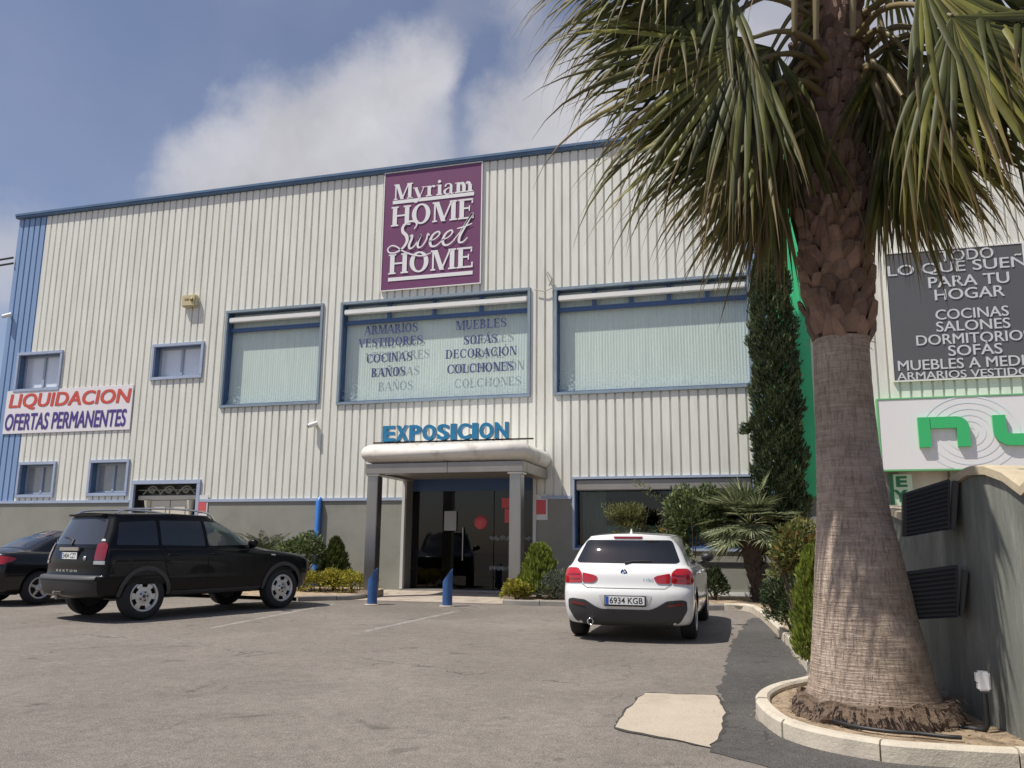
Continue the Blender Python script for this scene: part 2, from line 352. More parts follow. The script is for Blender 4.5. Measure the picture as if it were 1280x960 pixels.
def place_text(mb, VF, X0, X1, Z0, Z1, Y, mi=0, depth=None):
    """fit flat lettering to a rectangle of a wall that faces -Y"""
    V, F = VF; lo = V.min(0); hi = V.max(0)
    x = X0+(V[:,0]-lo[0])/(hi[0]-lo[0])*(X1-X0); z = Z0+(V[:,1]-lo[1])/(hi[1]-lo[1])*(Z1-Z0)
    if depth and hi[2] > lo[2]: y = Y-(V[:,2]-lo[2])/(hi[2]-lo[2])*depth
    else: y = Y-(V[:,2]-lo[2])
    mb.add(np.stack([x,y,z],1).tolist(), F, mi)

class Ser:
    """a hand-drawn serif alphabet: thick stems, hair lines, slab serifs"""
    T, t, s = .21, .085, .075
    def __init__(s): s.V = []; s.F = []; s.x = 0; s.k = 0
    def q(s, pts):
        o = len(s.V); s.k += 1; z = .0009*(s.k % 7)
        s.V += [(p[0]+s.x, p[1], z) for p in pts]; s.F.append(tuple(range(o, o+len(pts))))
    def rect(s, x0, y0, x1, y1): s.q([(x0,y0),(x1,y0),(x1,y1),(x0,y1)])
    def serif(s, x0, x1, y, e=.07):
        yy = (0, s.s) if y == 0 else (y-s.s, y); s.rect(x0-e, yy[0], x1+e, yy[1])
    def stem(s, x, w=None, h=1., top=True, bot=True):
        w = w or s.T; s.rect(x, s.s*.9 if bot else 0, x+w, h-(s.s*.9 if top else 0))
        if bot: s.serif(x, x+w, 0)
        if top: s.serif(x, x+w, h)
    def diag(s, xb, xt, w, y0=0., y1=1.): s.q([(xb,y0),(xb+w,y0),(xt+w,y1),(xt,y1)])
    def arc(s, cx, cy, rx, ry, a0, a1, tx, ty, n=20):
        o = len(s.V); s.k += 1; z = .0009*(s.k % 7)
        for i in range(n+1):
            a = math.radians(a0+(a1-a0)*i/n); c, d = math.cos(a), math.sin(a)
            s.V.append((cx+rx*c+s.x, cy+ry*d, z)); s.V.append((cx+(rx-tx)*c+s.x, cy+(ry-ty)*d, z))
        s.F += [(o+2*i, o+2*i+2, o+2*i+3, o+2*i+1) for i in range(n)]
    def sweep(s, pts, ws, n=8):
        P = crom(np.array(pts, float), n); Wd = crom(np.array(ws, float)[:,None], n)[:,0]
        o = len(s.V); s.k += 1; z = .0009*(s.k % 7)
        for i in range(len(P)):
            d = P[min(i+1,len(P)-1)]-P[max(i-1,0)]; d /= np.linalg.norm(d)+1e-9; nn = np.array([-d[1], d[0]])*Wd[i]/2
            s.V.append((P[i][0]+nn[0]+s.x, P[i][1]+nn[1], z)); s.V.append((P[i][0]-nn[0]+s.x, P[i][1]-nn[1], z))
        s.F += [(o+2*i, o+2*i+2, o+2*i+3, o+2*i+1) for i in range(len(P)-1)]
    def ch(s, c):
        T, t = s.T, s.t; acc = None
        if c in 'ÁÓ': acc = "'"; c = {'Á':'A','Ó':'O'}[c]
        if c == 'Ñ': acc = '~'; c = 'N'
        if c == 'A':
            s.diag(.04, .40, t, .03, .97); s.diag(.70, .36, T, .03, 1.); s.rect(.17,.30,.66,.30+t); s.serif(.03,.10,0,.06); s.serif(.70,.87,0,.06); w = .95
        elif c == 'B':
            s.stem(.07); s.arc(.36,.755,.30,.245,-90,90,T,t); s.arc(.38,.26,.36,.26,-90,90,T,t); s.rect(.22,0,.40,t); s.rect(.22,1-t,.40,1); s.rect(.22,.49,.40,.49+t); w = .80
        elif c == 'C':
            s.arc(.46,.5,.44,.52,42,318,T,t,28); s.rect(.76,.62,.82,.98); s.rect(.74,.08,.80,.30); w = .90
        elif c == 'D':
            s.stem(.07); s.arc(.40,.5,.46,.5,-90,90,T,t,24); s.rect(.22,0,.42,t); s.rect(.22,1-t,.42,1); w = .92
        elif c in 'EFL':
            s.stem(.07); w = .78
            if c != 'L': s.rect(.22,1-t,.66,1); s.rect(.62,.76,.69,1.); s.rect(.22,.49,.52,.49+t); s.rect(.50,.38,.555,.66)
            if c != 'F': s.rect(.22,0,.70,t); s.rect(.66,0,.73,.27)
        elif c == 'H': s.stem(.07); s.stem(.66); s.rect(.22,.48,.68,.48+t); w = .92
        elif c == 'I': s.stem(.08); w = .36
        elif c == 'M':
            s.stem(.07, t); s.diag(.42,.10,T,0,1.); s.diag(.46,.86,t,0,1.); s.stem(.88, T); w = 1.14
        elif c == 'N':
            s.stem(.07, t, bot=True); s.diag(.60,.10,T,0,1.); s.stem(.72, t, bot=False); s.rect(.72,0,.72+t,.1); w = .88
        elif c == 'O': s.arc(.46,.5,.44,.52,0,360,T,t,36); w = .94
        elif c == 'R':
            s.stem(.07); s.arc(.36,.745,.32,.255,-90,90,T,t); s.rect(.22,1-t,.40,1); s.rect(.22,.49,.40,.49+t); s.diag(.64,.36,T,0,.51); s.rect(.78,0,.90,s.s); w = .88
        elif c == 'S':
            s.sweep([(.62,.74),(.56,.93),(.34,.975),(.12,.86),(.15,.66),(.38,.53),(.60,.38),(.63,.16),(.40,.02),(.16,.06),(.09,.28)], [.05,.05,.06,.13,.17,.19,.17,.13,.06,.05,.05]); s.rect(.59,.66,.65,.98); s.rect(.06,.03,.12,.34); w = .74
        elif c == 'T': s.stem(.28, top=False); s.rect(.02,1-t,.72,1); s.rect(.01,.74,.07,1); s.rect(.67,.74,.73,1); w = .76
        elif c == 'U':
            s.rect(.07,.36,.07+T,.97); s.serif(.07,.07+T,1.); s.arc(.40,.36,.33,.38,180,360,T*.8,t*1.6,20); s.rect(.67,.36,.73,.97); s.serif(.67,.73,1.); w = .86
        elif c == 'V': s.diag(.36,.05,T,0,.97); s.diag(.40,.74,t,0,.97); s.serif(.05,.22,1.,.05); s.serif(.74,.80,1.,.06); w = .88
        elif c == 'y':
            s.diag(.30,.04,T*.95,-.02,.66); s.sweep([(.66,.66),(.46,.15),(.34,-.15),(.22,-.30),(.08,-.26)],[.05,.05,.055,.06,.12]); s.rect(-.02,.615,.28,.66); s.rect(.52,.615,.76,.66); w = .72
        elif c == 'r':
            s.rect(.10,0,.10+T,.66); s.rect(.0,0,.38,s.s); s.rect(.0,.61,.14,.66); s.sweep([(.26,.40),(.33,.58),(.46,.63),(.53,.55)],[.05,.07,.1,.16]); w = .58
        elif c == 'i':
            s.rect(.09,0,.09+T,.66); s.rect(0,0,.36,s.s); s.rect(0,.61,.12,.66); s.arc(.175,.86,.10,.10,0,360,.1,.1,16); w = .38
        elif c == 'a':
            s.sweep([(.08,.50),(.16,.63),(.32,.66),(.44,.54),(.44,.30),(.44,.06)],[.12,.07,.06,.14,.17,.17]); s.sweep([(.44,.40),(.22,.36),(.06,.20),(.14,.02),(.32,.02),(.46,.16)],[.05,.07,.15,.09,.06,.05]); s.sweep([(.44,.12),(.50,.0),(.60,.06)],[.15,.07,.04]); w = .62
        elif c == 'm':
            s.rect(.10,0,.10+T,.66); s.rect(0,0,.36,s.s); s.rect(0,.61,.14,.66)
            for xx in (.44,.80): s.rect(xx,0,xx+T,.46); s.rect(xx-.08,0,xx+T+.08,s.s); s.arc(xx-.02,.42,.19,.25,0,150,T,t*1.4,14)
            w = 1.06
        elif c == ' ': w = .4
        else: w = .6
        if acc == "'": s.q([(.38,1.06),(.44,1.06),(.62,1.27),(.48,1.27)])
        if acc == '~': s.sweep([(.22,1.10),(.34,1.20),(.48,1.14),(.60,1.11),(.70,1.22)],[.04,.08,.08,.08,.04])
        s.x += w+.06
    def text(s, str_):
        for c in str_: s.ch(c)
        return np.array(s.V), s.F
def crom(P, n):
    """Catmull-Rom through rows of P"""
    P = np.asarray(P, float); A = np.vstack([2*P[0]-P[1], P, 2*P[-1]-P[-2]]); out = []
    for i in range(len(P)-1):
        p0, p1, p2, p3 = A[i], A[i+1], A[i+2], A[i+3]
        for k in range(n):
            u = k/n; out.append(.5*((2*p1)+(-p0+p2)*u+(2*p0-5*p1+4*p2-p3)*u*u+(-p0+3*p1-3*p2+p3)*u**3))
    out.append(P[-1]); return np.array(out)
def serif(text): return Ser().text(text)
def script_sweet():
    s = Ser(); K = .05
    def st(p, w): s.sweep(p, w, 10)
    st([(.80,.90),(.86,1.06),(.74,1.20),(.50,1.20),(.34,1.04),(.38,.84),(.56,.66),(.64,.44),(.54,.20),(.30,.04),(.06,.06),(-.04,.20),(.06,.32),(.26,.28),(.60,.06),(.98,-.10),(1.36,-.18),(1.7,-.10)], [.04,.06,.07,.08,.10,.11,.12,.11,.09,.06,.05,.05,.05,.05,.05,.05,.05,.03])
    st([(.70,.62),(.78,.66),(.80,.52),(.76,.28),(.84,.14),(.98,.24),(1.08,.50),(1.12,.64),(1.08,.36),(1.14,.16),(1.28,.20),(1.38,.44),(1.38,.66),(1.46,.58)], [.04,.07,.09,.09,.07,.05,.05,.08,.09,.07,.05,.06,.05,.04])
    for x in (1.50, 1.98):
        st([(x,.34),(x+.22,.44),(x+.34,.60),(x+.26,.70),(x+.10,.60),(x+.04,.36),(x+.14,.16),(x+.32,.16),(x+.50,.34)], [.04,.05,.06,.06,.08,.10,.08,.06,.04])
    st([(2.44,.32),(2.62,.62),(2.78,1.02),(2.90,1.28),(2.78,.92),(2.64,.46),(2.66,.22),(2.80,.20),(2.94,.36)], [.04,.05,.07,.08,.10,.10,.08,.06,.04])
    st([(2.46,.74),(2.70,.78),(2.98,.88)], [.04,.06,.04])
    V = np.array(s.V); V[:,0] += V[:,1]*.22; return V, s.F

# ------------------------------------------------------------------ ground
def grid_ground():
    xs = sorted(set(list(np.linspace(-60,60,61))+[-900,-400,-200,-100,100,200,400,900])); ys = sorted(set(list(np.linspace(-15,27,43))+[-900,-400,-100,-40,60,120,300,900]))
    V = [(x,y,gz(y)) for y in ys for x in xs]; n = len(xs); F = [(j*n+i, j*n+i+1, (j+1)*n+i+1, (j+1)*n+i) for j in range(len(ys)-1) for i in range(n-1)]
    return tag(mesh_np('ground', V, F, M_asph), kind='structure')
grid_ground()
def ragged(pts, step=.12, amp=.025, seed=0):
    out = []; n = len(pts)
    for i in range(n):
        a = Vector(pts[i]); b = Vector(pts[(i+1)%n]); k = max(1, int((b-a).length/step))
        d = (b-a).normalized() if (b-a).length else Vector((1,0,0)); nn = Vector((-d.y, d.x, 0))
        for j in range(k):
            p = a.lerp(b, j/k); out.append(p+nn*amp*2*mnoise.noise(p*5+Vector((seed,0,0)))+nn*amp*mnoise.noise(p*17))
    return out
def sheet(name, pts, dz, m, step=.12, amp=.025):
    P = ragged(pts, step, amp); v2 = [Vector((p.x,p.y)) for p in P]
    r = delaunay_2d_cdt(v2, [], [list(range(len(v2)))], 1, 1e-5)
    V = [(p.x,p.y,gz(p.y)+dz) for p in r[0]]; mb = MB(); mb.add(V, [tuple(f) for f in r[2]])
    return tag(mb.build(name, m), kind='structure')
G = lambda *a: [at_g(x, y) for x, y in a]
sheet('ground_patch', G((936,773),(916,800),(905,842),(897,868),(903,876),(904,912),(890,940),(985,968),(1100,1010),(1320,1040),(1320,962),(1090,945),(985,925),(943,895),(950,878),(1000,866),(1030,858),(1012,846),(985,808),(950,772)), .004, M_asph2, .1, .03)
sheet('ground_patch', G((806,867),(860,869),(894,870),(904,884),(902,912),(888,936),(840,925),(800,917),(767,910),(785,888)), .008, M_conc, .08, .015)
sheet('ground_patch', [p+(p-at_g(842,900)).normalized()*.035 for p in G((806,867),(860,869),(894,870),(904,884),(902,912),(888,936),(840,925),(800,917),(767,910),(785,888))], .006, mat('crack_fill', (.05,.045,.04), .95), .07, .03)
def worn_paint():
    m = mat('worn_line_paint', (.46,.44,.41), .8); nt = m.node_tree; N = nt.nodes.new; L = nt.links.new
    b = nt.nodes['Principled BSDF']; out = nt.nodes['Material Output']; tr = N('ShaderNodeBsdfTransparent'); mx = N('ShaderNodeMixShader')
    tc = N('ShaderNodeTexCoord'); n = N('ShaderNodeTexNoise'); n.inputs['Scale'].default_value = 7; n.inputs['Detail'].default_value = 10; n.inputs['Roughness'].default_value = .8; L(tc.outputs['Object'], n.inputs['Vector'])
    mr = N('ShaderNodeMapRange'); L(n.outputs['Fac'], mr.inputs['Value']); mr.inputs['From Min'].default_value = .42; mr.inputs['From Max'].default_value = .66; mr.inputs['To Min'].default_value = .15; mr.inputs['To Max'].default_value = .85
    L(mr.outputs[0], mx.inputs[0]); L(tr.outputs[0], mx.inputs[1]); L(b.outputs[0], mx.inputs[2]); L(mx.outputs[0], out.inputs[0]); return m
M_line = worn_paint()
for (a, b) in (((262,786),(418,755)), ((455,790),(572,764))):
    A, B = at_g(*a), at_g(*b); d = (B-A).normalized(); n = Vector((-d.y,d.x,0))*.06
    sheet('road_marking', [A-n, B-n, B+n, A+n], .004, M_line, .2, .008)

def kerb(name, pts, w=.11, h=.13, m=M_kerb, seg=.75, lift=0.):
    """kerb stones laid along a base line; w goes to the left of the walking direction"""
    P = [Vector((p.x,p.y,0)) for p in pts]; P = [Vector(p) for p in crom(np.array([p[:] for p in P]), 10)]
    mb = MB(); acc = 0; cur = [P[0]]; runs = []
    for i in range(1, len(P)):
        cur.append(P[i]); acc += (P[i]-P[i-1]).length
        if acc > seg: runs.append(cur); cur = [P[i]]; acc = 0
    if len(cur) > 1: runs.append(cur)
    for rr in runs:
        ln = sum((rr[i+1]-rr[i]).length for i in range(len(rr)-1))
        if ln < .1: continue
        vs = []; dz = random.uniform(-.006,.006); off = random.uniform(-.006,.006)
        for i, p in enumerate(rr):
            d = (rr[min(i+1,len(rr)-1)]-rr[max(i-1,0)]).normalized(); n = Vector((-d.y,d.x,0))
            q = p + (d*.006 if i == 0 else (-d*.006 if i == len(rr)-1 else d*0)) + n*off; z = gz(q.y)+lift
            for (a, b) in ((0,-.05),(0,h-.022),(.02,h),(w-.02,h),(w,h-.02),(w,-.05)): vs.append((q.x+n.x*a, q.y+n.y*a, z+b+(dz if b > 0 else 0)))
        fs = [(i*6+k, i*6+k+1, (i+1)*6+k+1, (i+1)*6+k) for i in range(len(rr)-1) for k in range(5)]
        fs += [tuple(range(6)), tuple((len(rr)-1)*6+k for k in range(5,-1,-1))]; mb.add(vs, fs)
    return tag(mb.build(name, m), kind='structure')
kp = G((905,763),(932,764),(947,771),(985,808),(1012,846),(1022,858),(1000,866),(962,876),(946,893),(985,926),(1090,951),(1200,961),(1330,968))
kerb('kerb', kp)
kp2 = G((372,752),(400,751),(440,750),(458,748)); kerb('kerb', kp2, .12, .11, M_kerb2)
kp3 = G((628,756),(650,757),(705,758),(780,760),(870,763),(905,763)); kerb('kerb', kp3, .12, .11, M_kerb2)
# planting beds
bed = [p for p in kp] + [Vector((6,4,0)), Vector((6,19.9,0)), Vector((-1.2,19.9,0))]
bedi = []
for i, p in enumerate(bed):
    if i < len(kp): 
        d = (bed[min(i+1,len(kp)-1)]-bed[max(i-1,0)]).normalized(); p = p+Vector((-d.y,d.x,0))*.06
    bedi.append(p)
sheet('soil', bedi, .085, M_soil, .3, 0)
sheet('soil', [Vector((-4.45 if 0 else kp3[0].x+.05, kp3[0].y+.06, 0))]+[p+Vector((0,.06,0)) for p in kp3[1:]]+[Vector((-.9,19.9,0)), Vector((-5.0,19.9,0))], .08, M_soil, .4, 0)
sheet('soil', [p+Vector((0,.07,0)) for p in kp2]+[Vector((-9.2,19.9,0)), Vector((-14.5,19.9,0)), Vector((-14.5,kp2[0].y+.4,0))], .08, M_soil, .4, 0)
# entrance paving: ramps up from the lot to the door sill
def paving():
    x0, x1 = -9.25, -4.95; V = []; ny = 8
    for j in range(ny+1):
        y = 17.2+(20.45-17.2)*j/ny; z = gz(17.2)+.006+(.50-gz(17.2)-.006)*(max(0,(j/ny))**1.1)
        V += [(x0, y, z), (x1, y, z)]
    F = [(2*j,2*j+1,2*j+3,2*j+2) for j in range(ny)]
    mb = MB(); mb.add(V, F); tag(mb.build('pavement', M_pave), kind='structure')
    mb = MB()
    for x in (x0, x1):
        for j in range(ny): mb.poly([V[2*j+(x==x1)], V[2*j+2+(x==x1)], (x, V[2*j+2][1], .2), (x, V[2*j][1], .2)])
    tag(mb.build('pavement', M_kerb2), kind='structure')
paving()
# strewn grit and dead leaves on the palm bed and along the kerb
def litter():
    V = []; F = []
    for i in range(900):
        if i < 650: p = Vector((random.uniform(-.1,2.0), random.uniform(4.9,7.6), 0)); z = gz(p.y)+.087
        else: p = Vector((random.uniform(-6,1), random.uniform(3.5,12), 0)); z = gz(p.y)+.012
        if i < 650:
            q = at_g(985,926); 
            if p.x < .15+.0*p.y and p.y < 6: continue
        a = random.uniform(0,6.28); s = random.uniform(.006,.02) if i >= 650 else random.uniform(.006,.028); e = Vector((math.cos(a),math.sin(a),random.uniform(-.2,.3)))*s; f = Vector((-math.sin(a),math.cos(a),random.uniform(-.1,.3)))*s*.5
        o = len(V); c = Vector((p.x,p.y,z+.004)); V += [c-e, c+f, c+e, c-f]; F.append((o,o+1,o+2,o+3))
    tag(mesh_np('ground_litter', V, F, mat('dry_litter', (.22,.16,.09), .9, island=.6)), kind='stuff')
def inside(p, poly):
    c = False; j = len(poly)-1
    for i in range(len(poly)):
        a, b = poly[i], poly[j]
        if (a.y > p.y) != (b.y > p.y) and p.x < (b.x-a.x)*(p.y-a.y)/(b.y-a.y)+a.x: c = not c
        j = i
    return c
def litter():
    V = []; F = []
    for i in range(3200):
        onbed = i < 2600
        if onbed:
            p = Vector((random.uniform(-.4,3), random.uniform(5,9.5), 0))
            if not inside(p, bedi): continue
            z = gz(p.y)+.088
        else:
            k = random.choice(kp[:11]); p = k+Vector((random.gauss(-.15,.2), random.gauss(0,.25),0)); z = gz(p.y)+.012
            if inside(p, [q for q in bed]): continue
        a = random.uniform(0,6.28); s = random.uniform(.004,.02) if onbed else random.uniform(.003,.010)
        e = Vector((math.cos(a),math.sin(a),random.uniform(-.1,.25)))*s; f = Vector((-math.sin(a),math.cos(a),random.uniform(0,.3)))*s*random.uniform(.2,.7)
        o = len(V); c = Vector((p.x,p.y,z+.004)); V += [c-e, c+f, c+e, c-f]; F.append((o,o+1,o+2,o+3))
    tag(mesh_np('ground_litter', V, F, mat('dry_litter', (.22,.16,.09), .9, island=.7)), kind='stuff')
litter()

# ------------------------------------------------------------------ showroom building
YF = 20.0
BX0, BX1, ZT, ZB = -22.1, .06, 11.46, 2.70
bld = empty('showroom_building', (-11, YF, .44), 'long two storey showroom clad in cream ribbed metal with blue corner strips and trim', 'building')
def part(mb, name, m, root=bld, parent=None, **k):
    o = mb.build(name, m, None, **k); o.parent = parent or root
    if parent is None: o.location = -Vector(root.location)
    return o
BIGW = dict(w1=(-14.33,-11.30,4.92+.27,7.93), w2=(-10.79,-5.54,4.86+.27,7.91), w3=(-4.94,-.27,4.87+.27,7.85))
SMALL = dict(a=(-21.5,-19.82,5.94,7.14), b=(-16.68,-14.97,6.07,7.11), c=(-20.98,-19.62,2.82,3.85), d=(-18.47,-17.10,2.84,3.86))
SHOP = (-4.50,-.34,1.47,3.17); DOOR = (-8.76,-5.43,.50,3.22); SIDE = (-16.95,-14.75,.47,3.24)
OPEN = list(BIGW.values())+list(SMALL.values())+[SHOP, DOOR, SIDE]
PIT, GW, GD = .2145, .052, .046
def ribbed(x0, x1, z0, z1, Y, opens, pit=PIT):
    """vertical ribbed sheet with dark recessed grooves, cut round the openings"""
    pr = []; k = math.floor(x0/pit)
    while k*pit < x1+pit:
        x = k*pit; pr += [(x,0),(x+pit-GW,0),(x+pit-GW+.010,GD),(x+pit-.010,GD)]; k += 1
    def yat(x):
        for i in range(len(pr)-1):
            if pr[i][0] <= x <= pr[i+1][0]:
                a, b = pr[i], pr[i+1]; return a[1] if b[0]-a[0] < 1e-9 else a[1]+(b[1]-a[1])*(x-a[0])/(b[0]-a[0])
        return 0
    xs = sorted({round(p[0],5) for p in pr if x0 < p[0] < x1}|{x0,x1}|{round(v,5) for o in opens for v in o[:2] if x0 < v < x1})
    mb = MB()
    for a, b in zip(xs, xs[1:]):
        if b-a < 1e-6: continue
        m = (a+b)/2; segs = [(z0,z1)]
        for o in opens:
            if o[0] < m < o[1]:
                ns = []
                for (s, e) in segs:
                    if o[3] <= s or o[2] >= e: ns.append((s,e)); continue
                    if o[2] > s: ns.append((s,o[2]))
                    if o[3] < e: ns.append((o[3],e))
                segs = ns
        ya, yb = Y+yat(a+1e-7), Y+yat(b-1e-7)
        for (s, e) in segs: mb.add([(a,ya,s),(b,yb,s),(b,yb,e),(a,ya,e)], [(0,1,2,3)])
    return mb
inset = [(o[0]+.03,o[1]-.03,o[2]+.03,o[3]-.03) for o in OPEN]
part(ribbed(-21.02, -.36, ZB, ZT-.02, YF, inset), 'cladding', M_clad)
part(ribbed(BX0, -21.02, ZB, ZT-.02, YF, inset), 'corner_cladding', M_cladb)
part(ribbed(-.36, BX1, ZB, ZT-.02, YF, inset), 'corner_cladding', M_cladb)
# plinth
mb = MB(); px = sorted({BX0,BX1,*[v for o in (SHOP,DOOR,SIDE) for v in o[:2]]})
for a, b in zip(px, px[1:]):
    m = (a+b)/2; top = ZB
    for o in (SHOP, DOOR, SIDE):
        if o[0] < m < o[1]: top = o[2] if o is SHOP else None
    if top: mb = MB(); mb.add([(a,YF-.015,0),(b,YF-.015,0),(b,YF-.015,top-.05 if top == ZB else top),(a,YF-.015,top-.05 if top == ZB else top)], [(0,1,2,3)]); part(mb, 'plinth', M_plinth)
# low sill ledge with a dark joint under the shop window and white skirting
mb = MB(); mb.box(-4.6,BX1,YF-.05,YF-.016,.52,.60); part(mb, 'skirting', M_white)
mb = MB(); mb.box(-4.3,BX1,YF-.024,YF-.016,1.13,1.24); part(mb, 'joint_strip', M_black)
# base flashing and roof trim
for a, b in ((BX0,-16.98),(-14.72,-8.80),(-5.25,-4.52)): mb = MB(); mb.box(a,b,YF-.05,YF+.03,ZB-.05,ZB+.03); part(mb, 'base_flashing', M_flight, bevel=.006)
mb = MB(); mb.box(BX0-.08,BX1,YF-.09,YF+.25,ZT+.0,ZT+.11); mb.box(BX0-.08,BX1,YF-.12,YF-.06,ZT+.06,ZT+.14); part(mb, 'roof_trim', M_trim, bevel=.01)
# shell: side walls, back, roof
mb = MB(); mb.box(BX0,BX0+.1,YF+.06,44,0,ZT-.05); mb.box(BX1-.1,BX1,YF+.06,44,0,ZT-.05); mb.box(BX0,BX1,43.9,44.05,0,ZT-.05); part(mb, 'side_wall', M_cladb)
mb = MB(); mb.box(BX0,BX1,YF+.1,44,ZT-.2,ZT-.06); part(mb, 'roof', mat('roof_sheet', (.35,.36,.37), .6))
# rooms
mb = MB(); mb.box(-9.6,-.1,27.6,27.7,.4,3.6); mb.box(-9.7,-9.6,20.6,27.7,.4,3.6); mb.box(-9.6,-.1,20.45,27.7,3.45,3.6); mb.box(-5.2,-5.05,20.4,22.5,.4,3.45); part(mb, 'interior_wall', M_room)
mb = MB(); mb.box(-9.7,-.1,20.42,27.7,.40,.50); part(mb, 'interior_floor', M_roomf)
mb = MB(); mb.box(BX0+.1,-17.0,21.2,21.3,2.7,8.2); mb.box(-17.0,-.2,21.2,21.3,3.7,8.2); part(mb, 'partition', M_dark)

def ring(mb, o, w, y0, y1):
    x0,x1,z0,z1 = o; mb.box(x0,x1,y0,y1,z1-w,z1); mb.box(x0,x1,y0,y1,z0,z0+w); mb.box(x0,x0+w,y0,y1,z0+w,z1-w); mb.box(x1-w,x1,y0,y1,z0+w,z1-w)
M_pane = glass_mat('frosted_pane', (.90,.95,.93), frost=(5.15,5.95,(.60,.68,.64)))
M_glass = glass_mat('clear_glass', (.62,.66,.68))
M_dglass = glass_mat('tinted_glass', (.30,.33,.34))
def big_window(o, mull, textrows=None, bar_only=False):
    x0,x1,z0,z1 = o; mb = MB(); ring(mb, o, .075, YF-.05, YF+.03); w = part(mb, 'window', M_frame, bevel=.006)
    mb = MB(); xi0,xi1,zi0,zi1 = x0+.075,x1-.075,z0+.075,z1-.075
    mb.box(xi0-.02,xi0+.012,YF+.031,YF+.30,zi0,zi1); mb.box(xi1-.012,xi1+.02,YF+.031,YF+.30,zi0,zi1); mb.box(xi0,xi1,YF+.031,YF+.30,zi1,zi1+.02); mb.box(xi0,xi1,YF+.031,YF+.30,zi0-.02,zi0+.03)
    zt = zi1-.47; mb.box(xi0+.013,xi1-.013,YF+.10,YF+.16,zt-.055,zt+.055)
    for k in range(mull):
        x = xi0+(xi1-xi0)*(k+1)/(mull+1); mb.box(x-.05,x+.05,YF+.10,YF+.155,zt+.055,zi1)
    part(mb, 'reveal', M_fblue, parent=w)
    mb = MB(); mb.add([(xi0,YF+.131,zi0),(xi1,YF+.131,zi0),(xi1,YF+.131,zi1),(xi0,YF+.131,zi1)], [(0,1,2,3)]); part(mb, 'pane', M_pane, parent=w)
    mb = MB(); n = int((xi1-xi0)/.035); V = []
    for i in range(n+1):
        x = xi0+(xi1-xi0)*i/n; y = YF+.235+.005*(i%2); V += [(x,y,zi0),(x,y,zi1)]
    mb.add(V, [(2*i,2*i+2,2*i+3,2*i+1) for i in range(n)]); part(mb, 'curtain', M_blind, parent=w)
    mb = MB(); mb.box(xi0+.02,xi1-.02,YF-.02,YF+.09,zi1-.27,zi1-.13); part(mb, 'awning_roller', M_white, parent=w, bevel=.02)
    return w
big_window(BIGW['w1'], 0); w2 = big_window(BIGW['w2'], 3); big_window(BIGW['w3'], 4)
mb = MB()
def W2(t, x0, x1, yb, yt, xm, acc=0):
    a = at_y(x0, yb, YF+.12); b = at_y(x1, yb, YF+.12); c = at_y((x0+x1)/2, (yt+yb)/2, YF+.12); hgt = .245
    mb = MB(); place_text(mb, serif(t), a.x, b.x, c.z-hgt/2, c.z+hgt/2*(1.45 if acc else 1), YF+.122); part(mb, 'lettering', M_navy, parent=w2)
W2('ARMARIOS',455,522,417,405,0); W2('VESTIDORES',448,528,433,421,0); W2('COCINAS',458,515,453,441,0); W2('BAÑOS',464,507,471,459,0,1)
W2('MUEBLES',570,633,411,399,0); W2('SOFÁS',580,622,430,418,0,1); W2('DECORACIÓN',557,646,447,434,0,1); W2('COLCHONES',559,642,466,453,0)
M_spane = mat('white_blind_pane', (.76,.78,.82), .15, var=.05, coat=1)
M_spane2 = mat('grey_blind_pane', (.30,.31,.31), .15, var=.15, vscale=6, coat=1)
def small_window(o, pm):
    x0,x1,z0,z1 = o; mb = MB(); ring(mb, o, .085, YF-.05, YF+.03); w = part(mb, 'window', M_flight, bevel=.006)
    mb = MB(); a0,a1,c0,c1 = x0+.085,x1-.085,z0+.085,z1-.085
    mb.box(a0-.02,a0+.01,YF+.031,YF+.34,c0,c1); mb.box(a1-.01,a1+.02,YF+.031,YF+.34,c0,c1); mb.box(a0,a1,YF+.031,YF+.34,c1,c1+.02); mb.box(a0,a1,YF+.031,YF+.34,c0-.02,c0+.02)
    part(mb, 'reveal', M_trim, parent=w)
    mb = MB(); ring(mb, (a0+.012,a1-.012,c0+.022,c1-.002), .05, YF+.20, YF+.25); xm = (a0+a1)/2; mb.box(xm-.035,xm+.035,YF+.19,YF+.24,c0+.072,c1-.052); part(mb, 'sash', mat('sash_grey', (.40,.45,.52), .4), parent=w)
    mb = MB(); mb.box(a0+.03,a1-.03,YF+.235,YF+.238,c0+.04,c1-.02); part(mb, 'pane', pm, parent=w)
for k, pm in (('a',M_spane),('b',M_spane),('c',M_spane2),('d',M_spane2)): small_window(SMALL[k], pm)
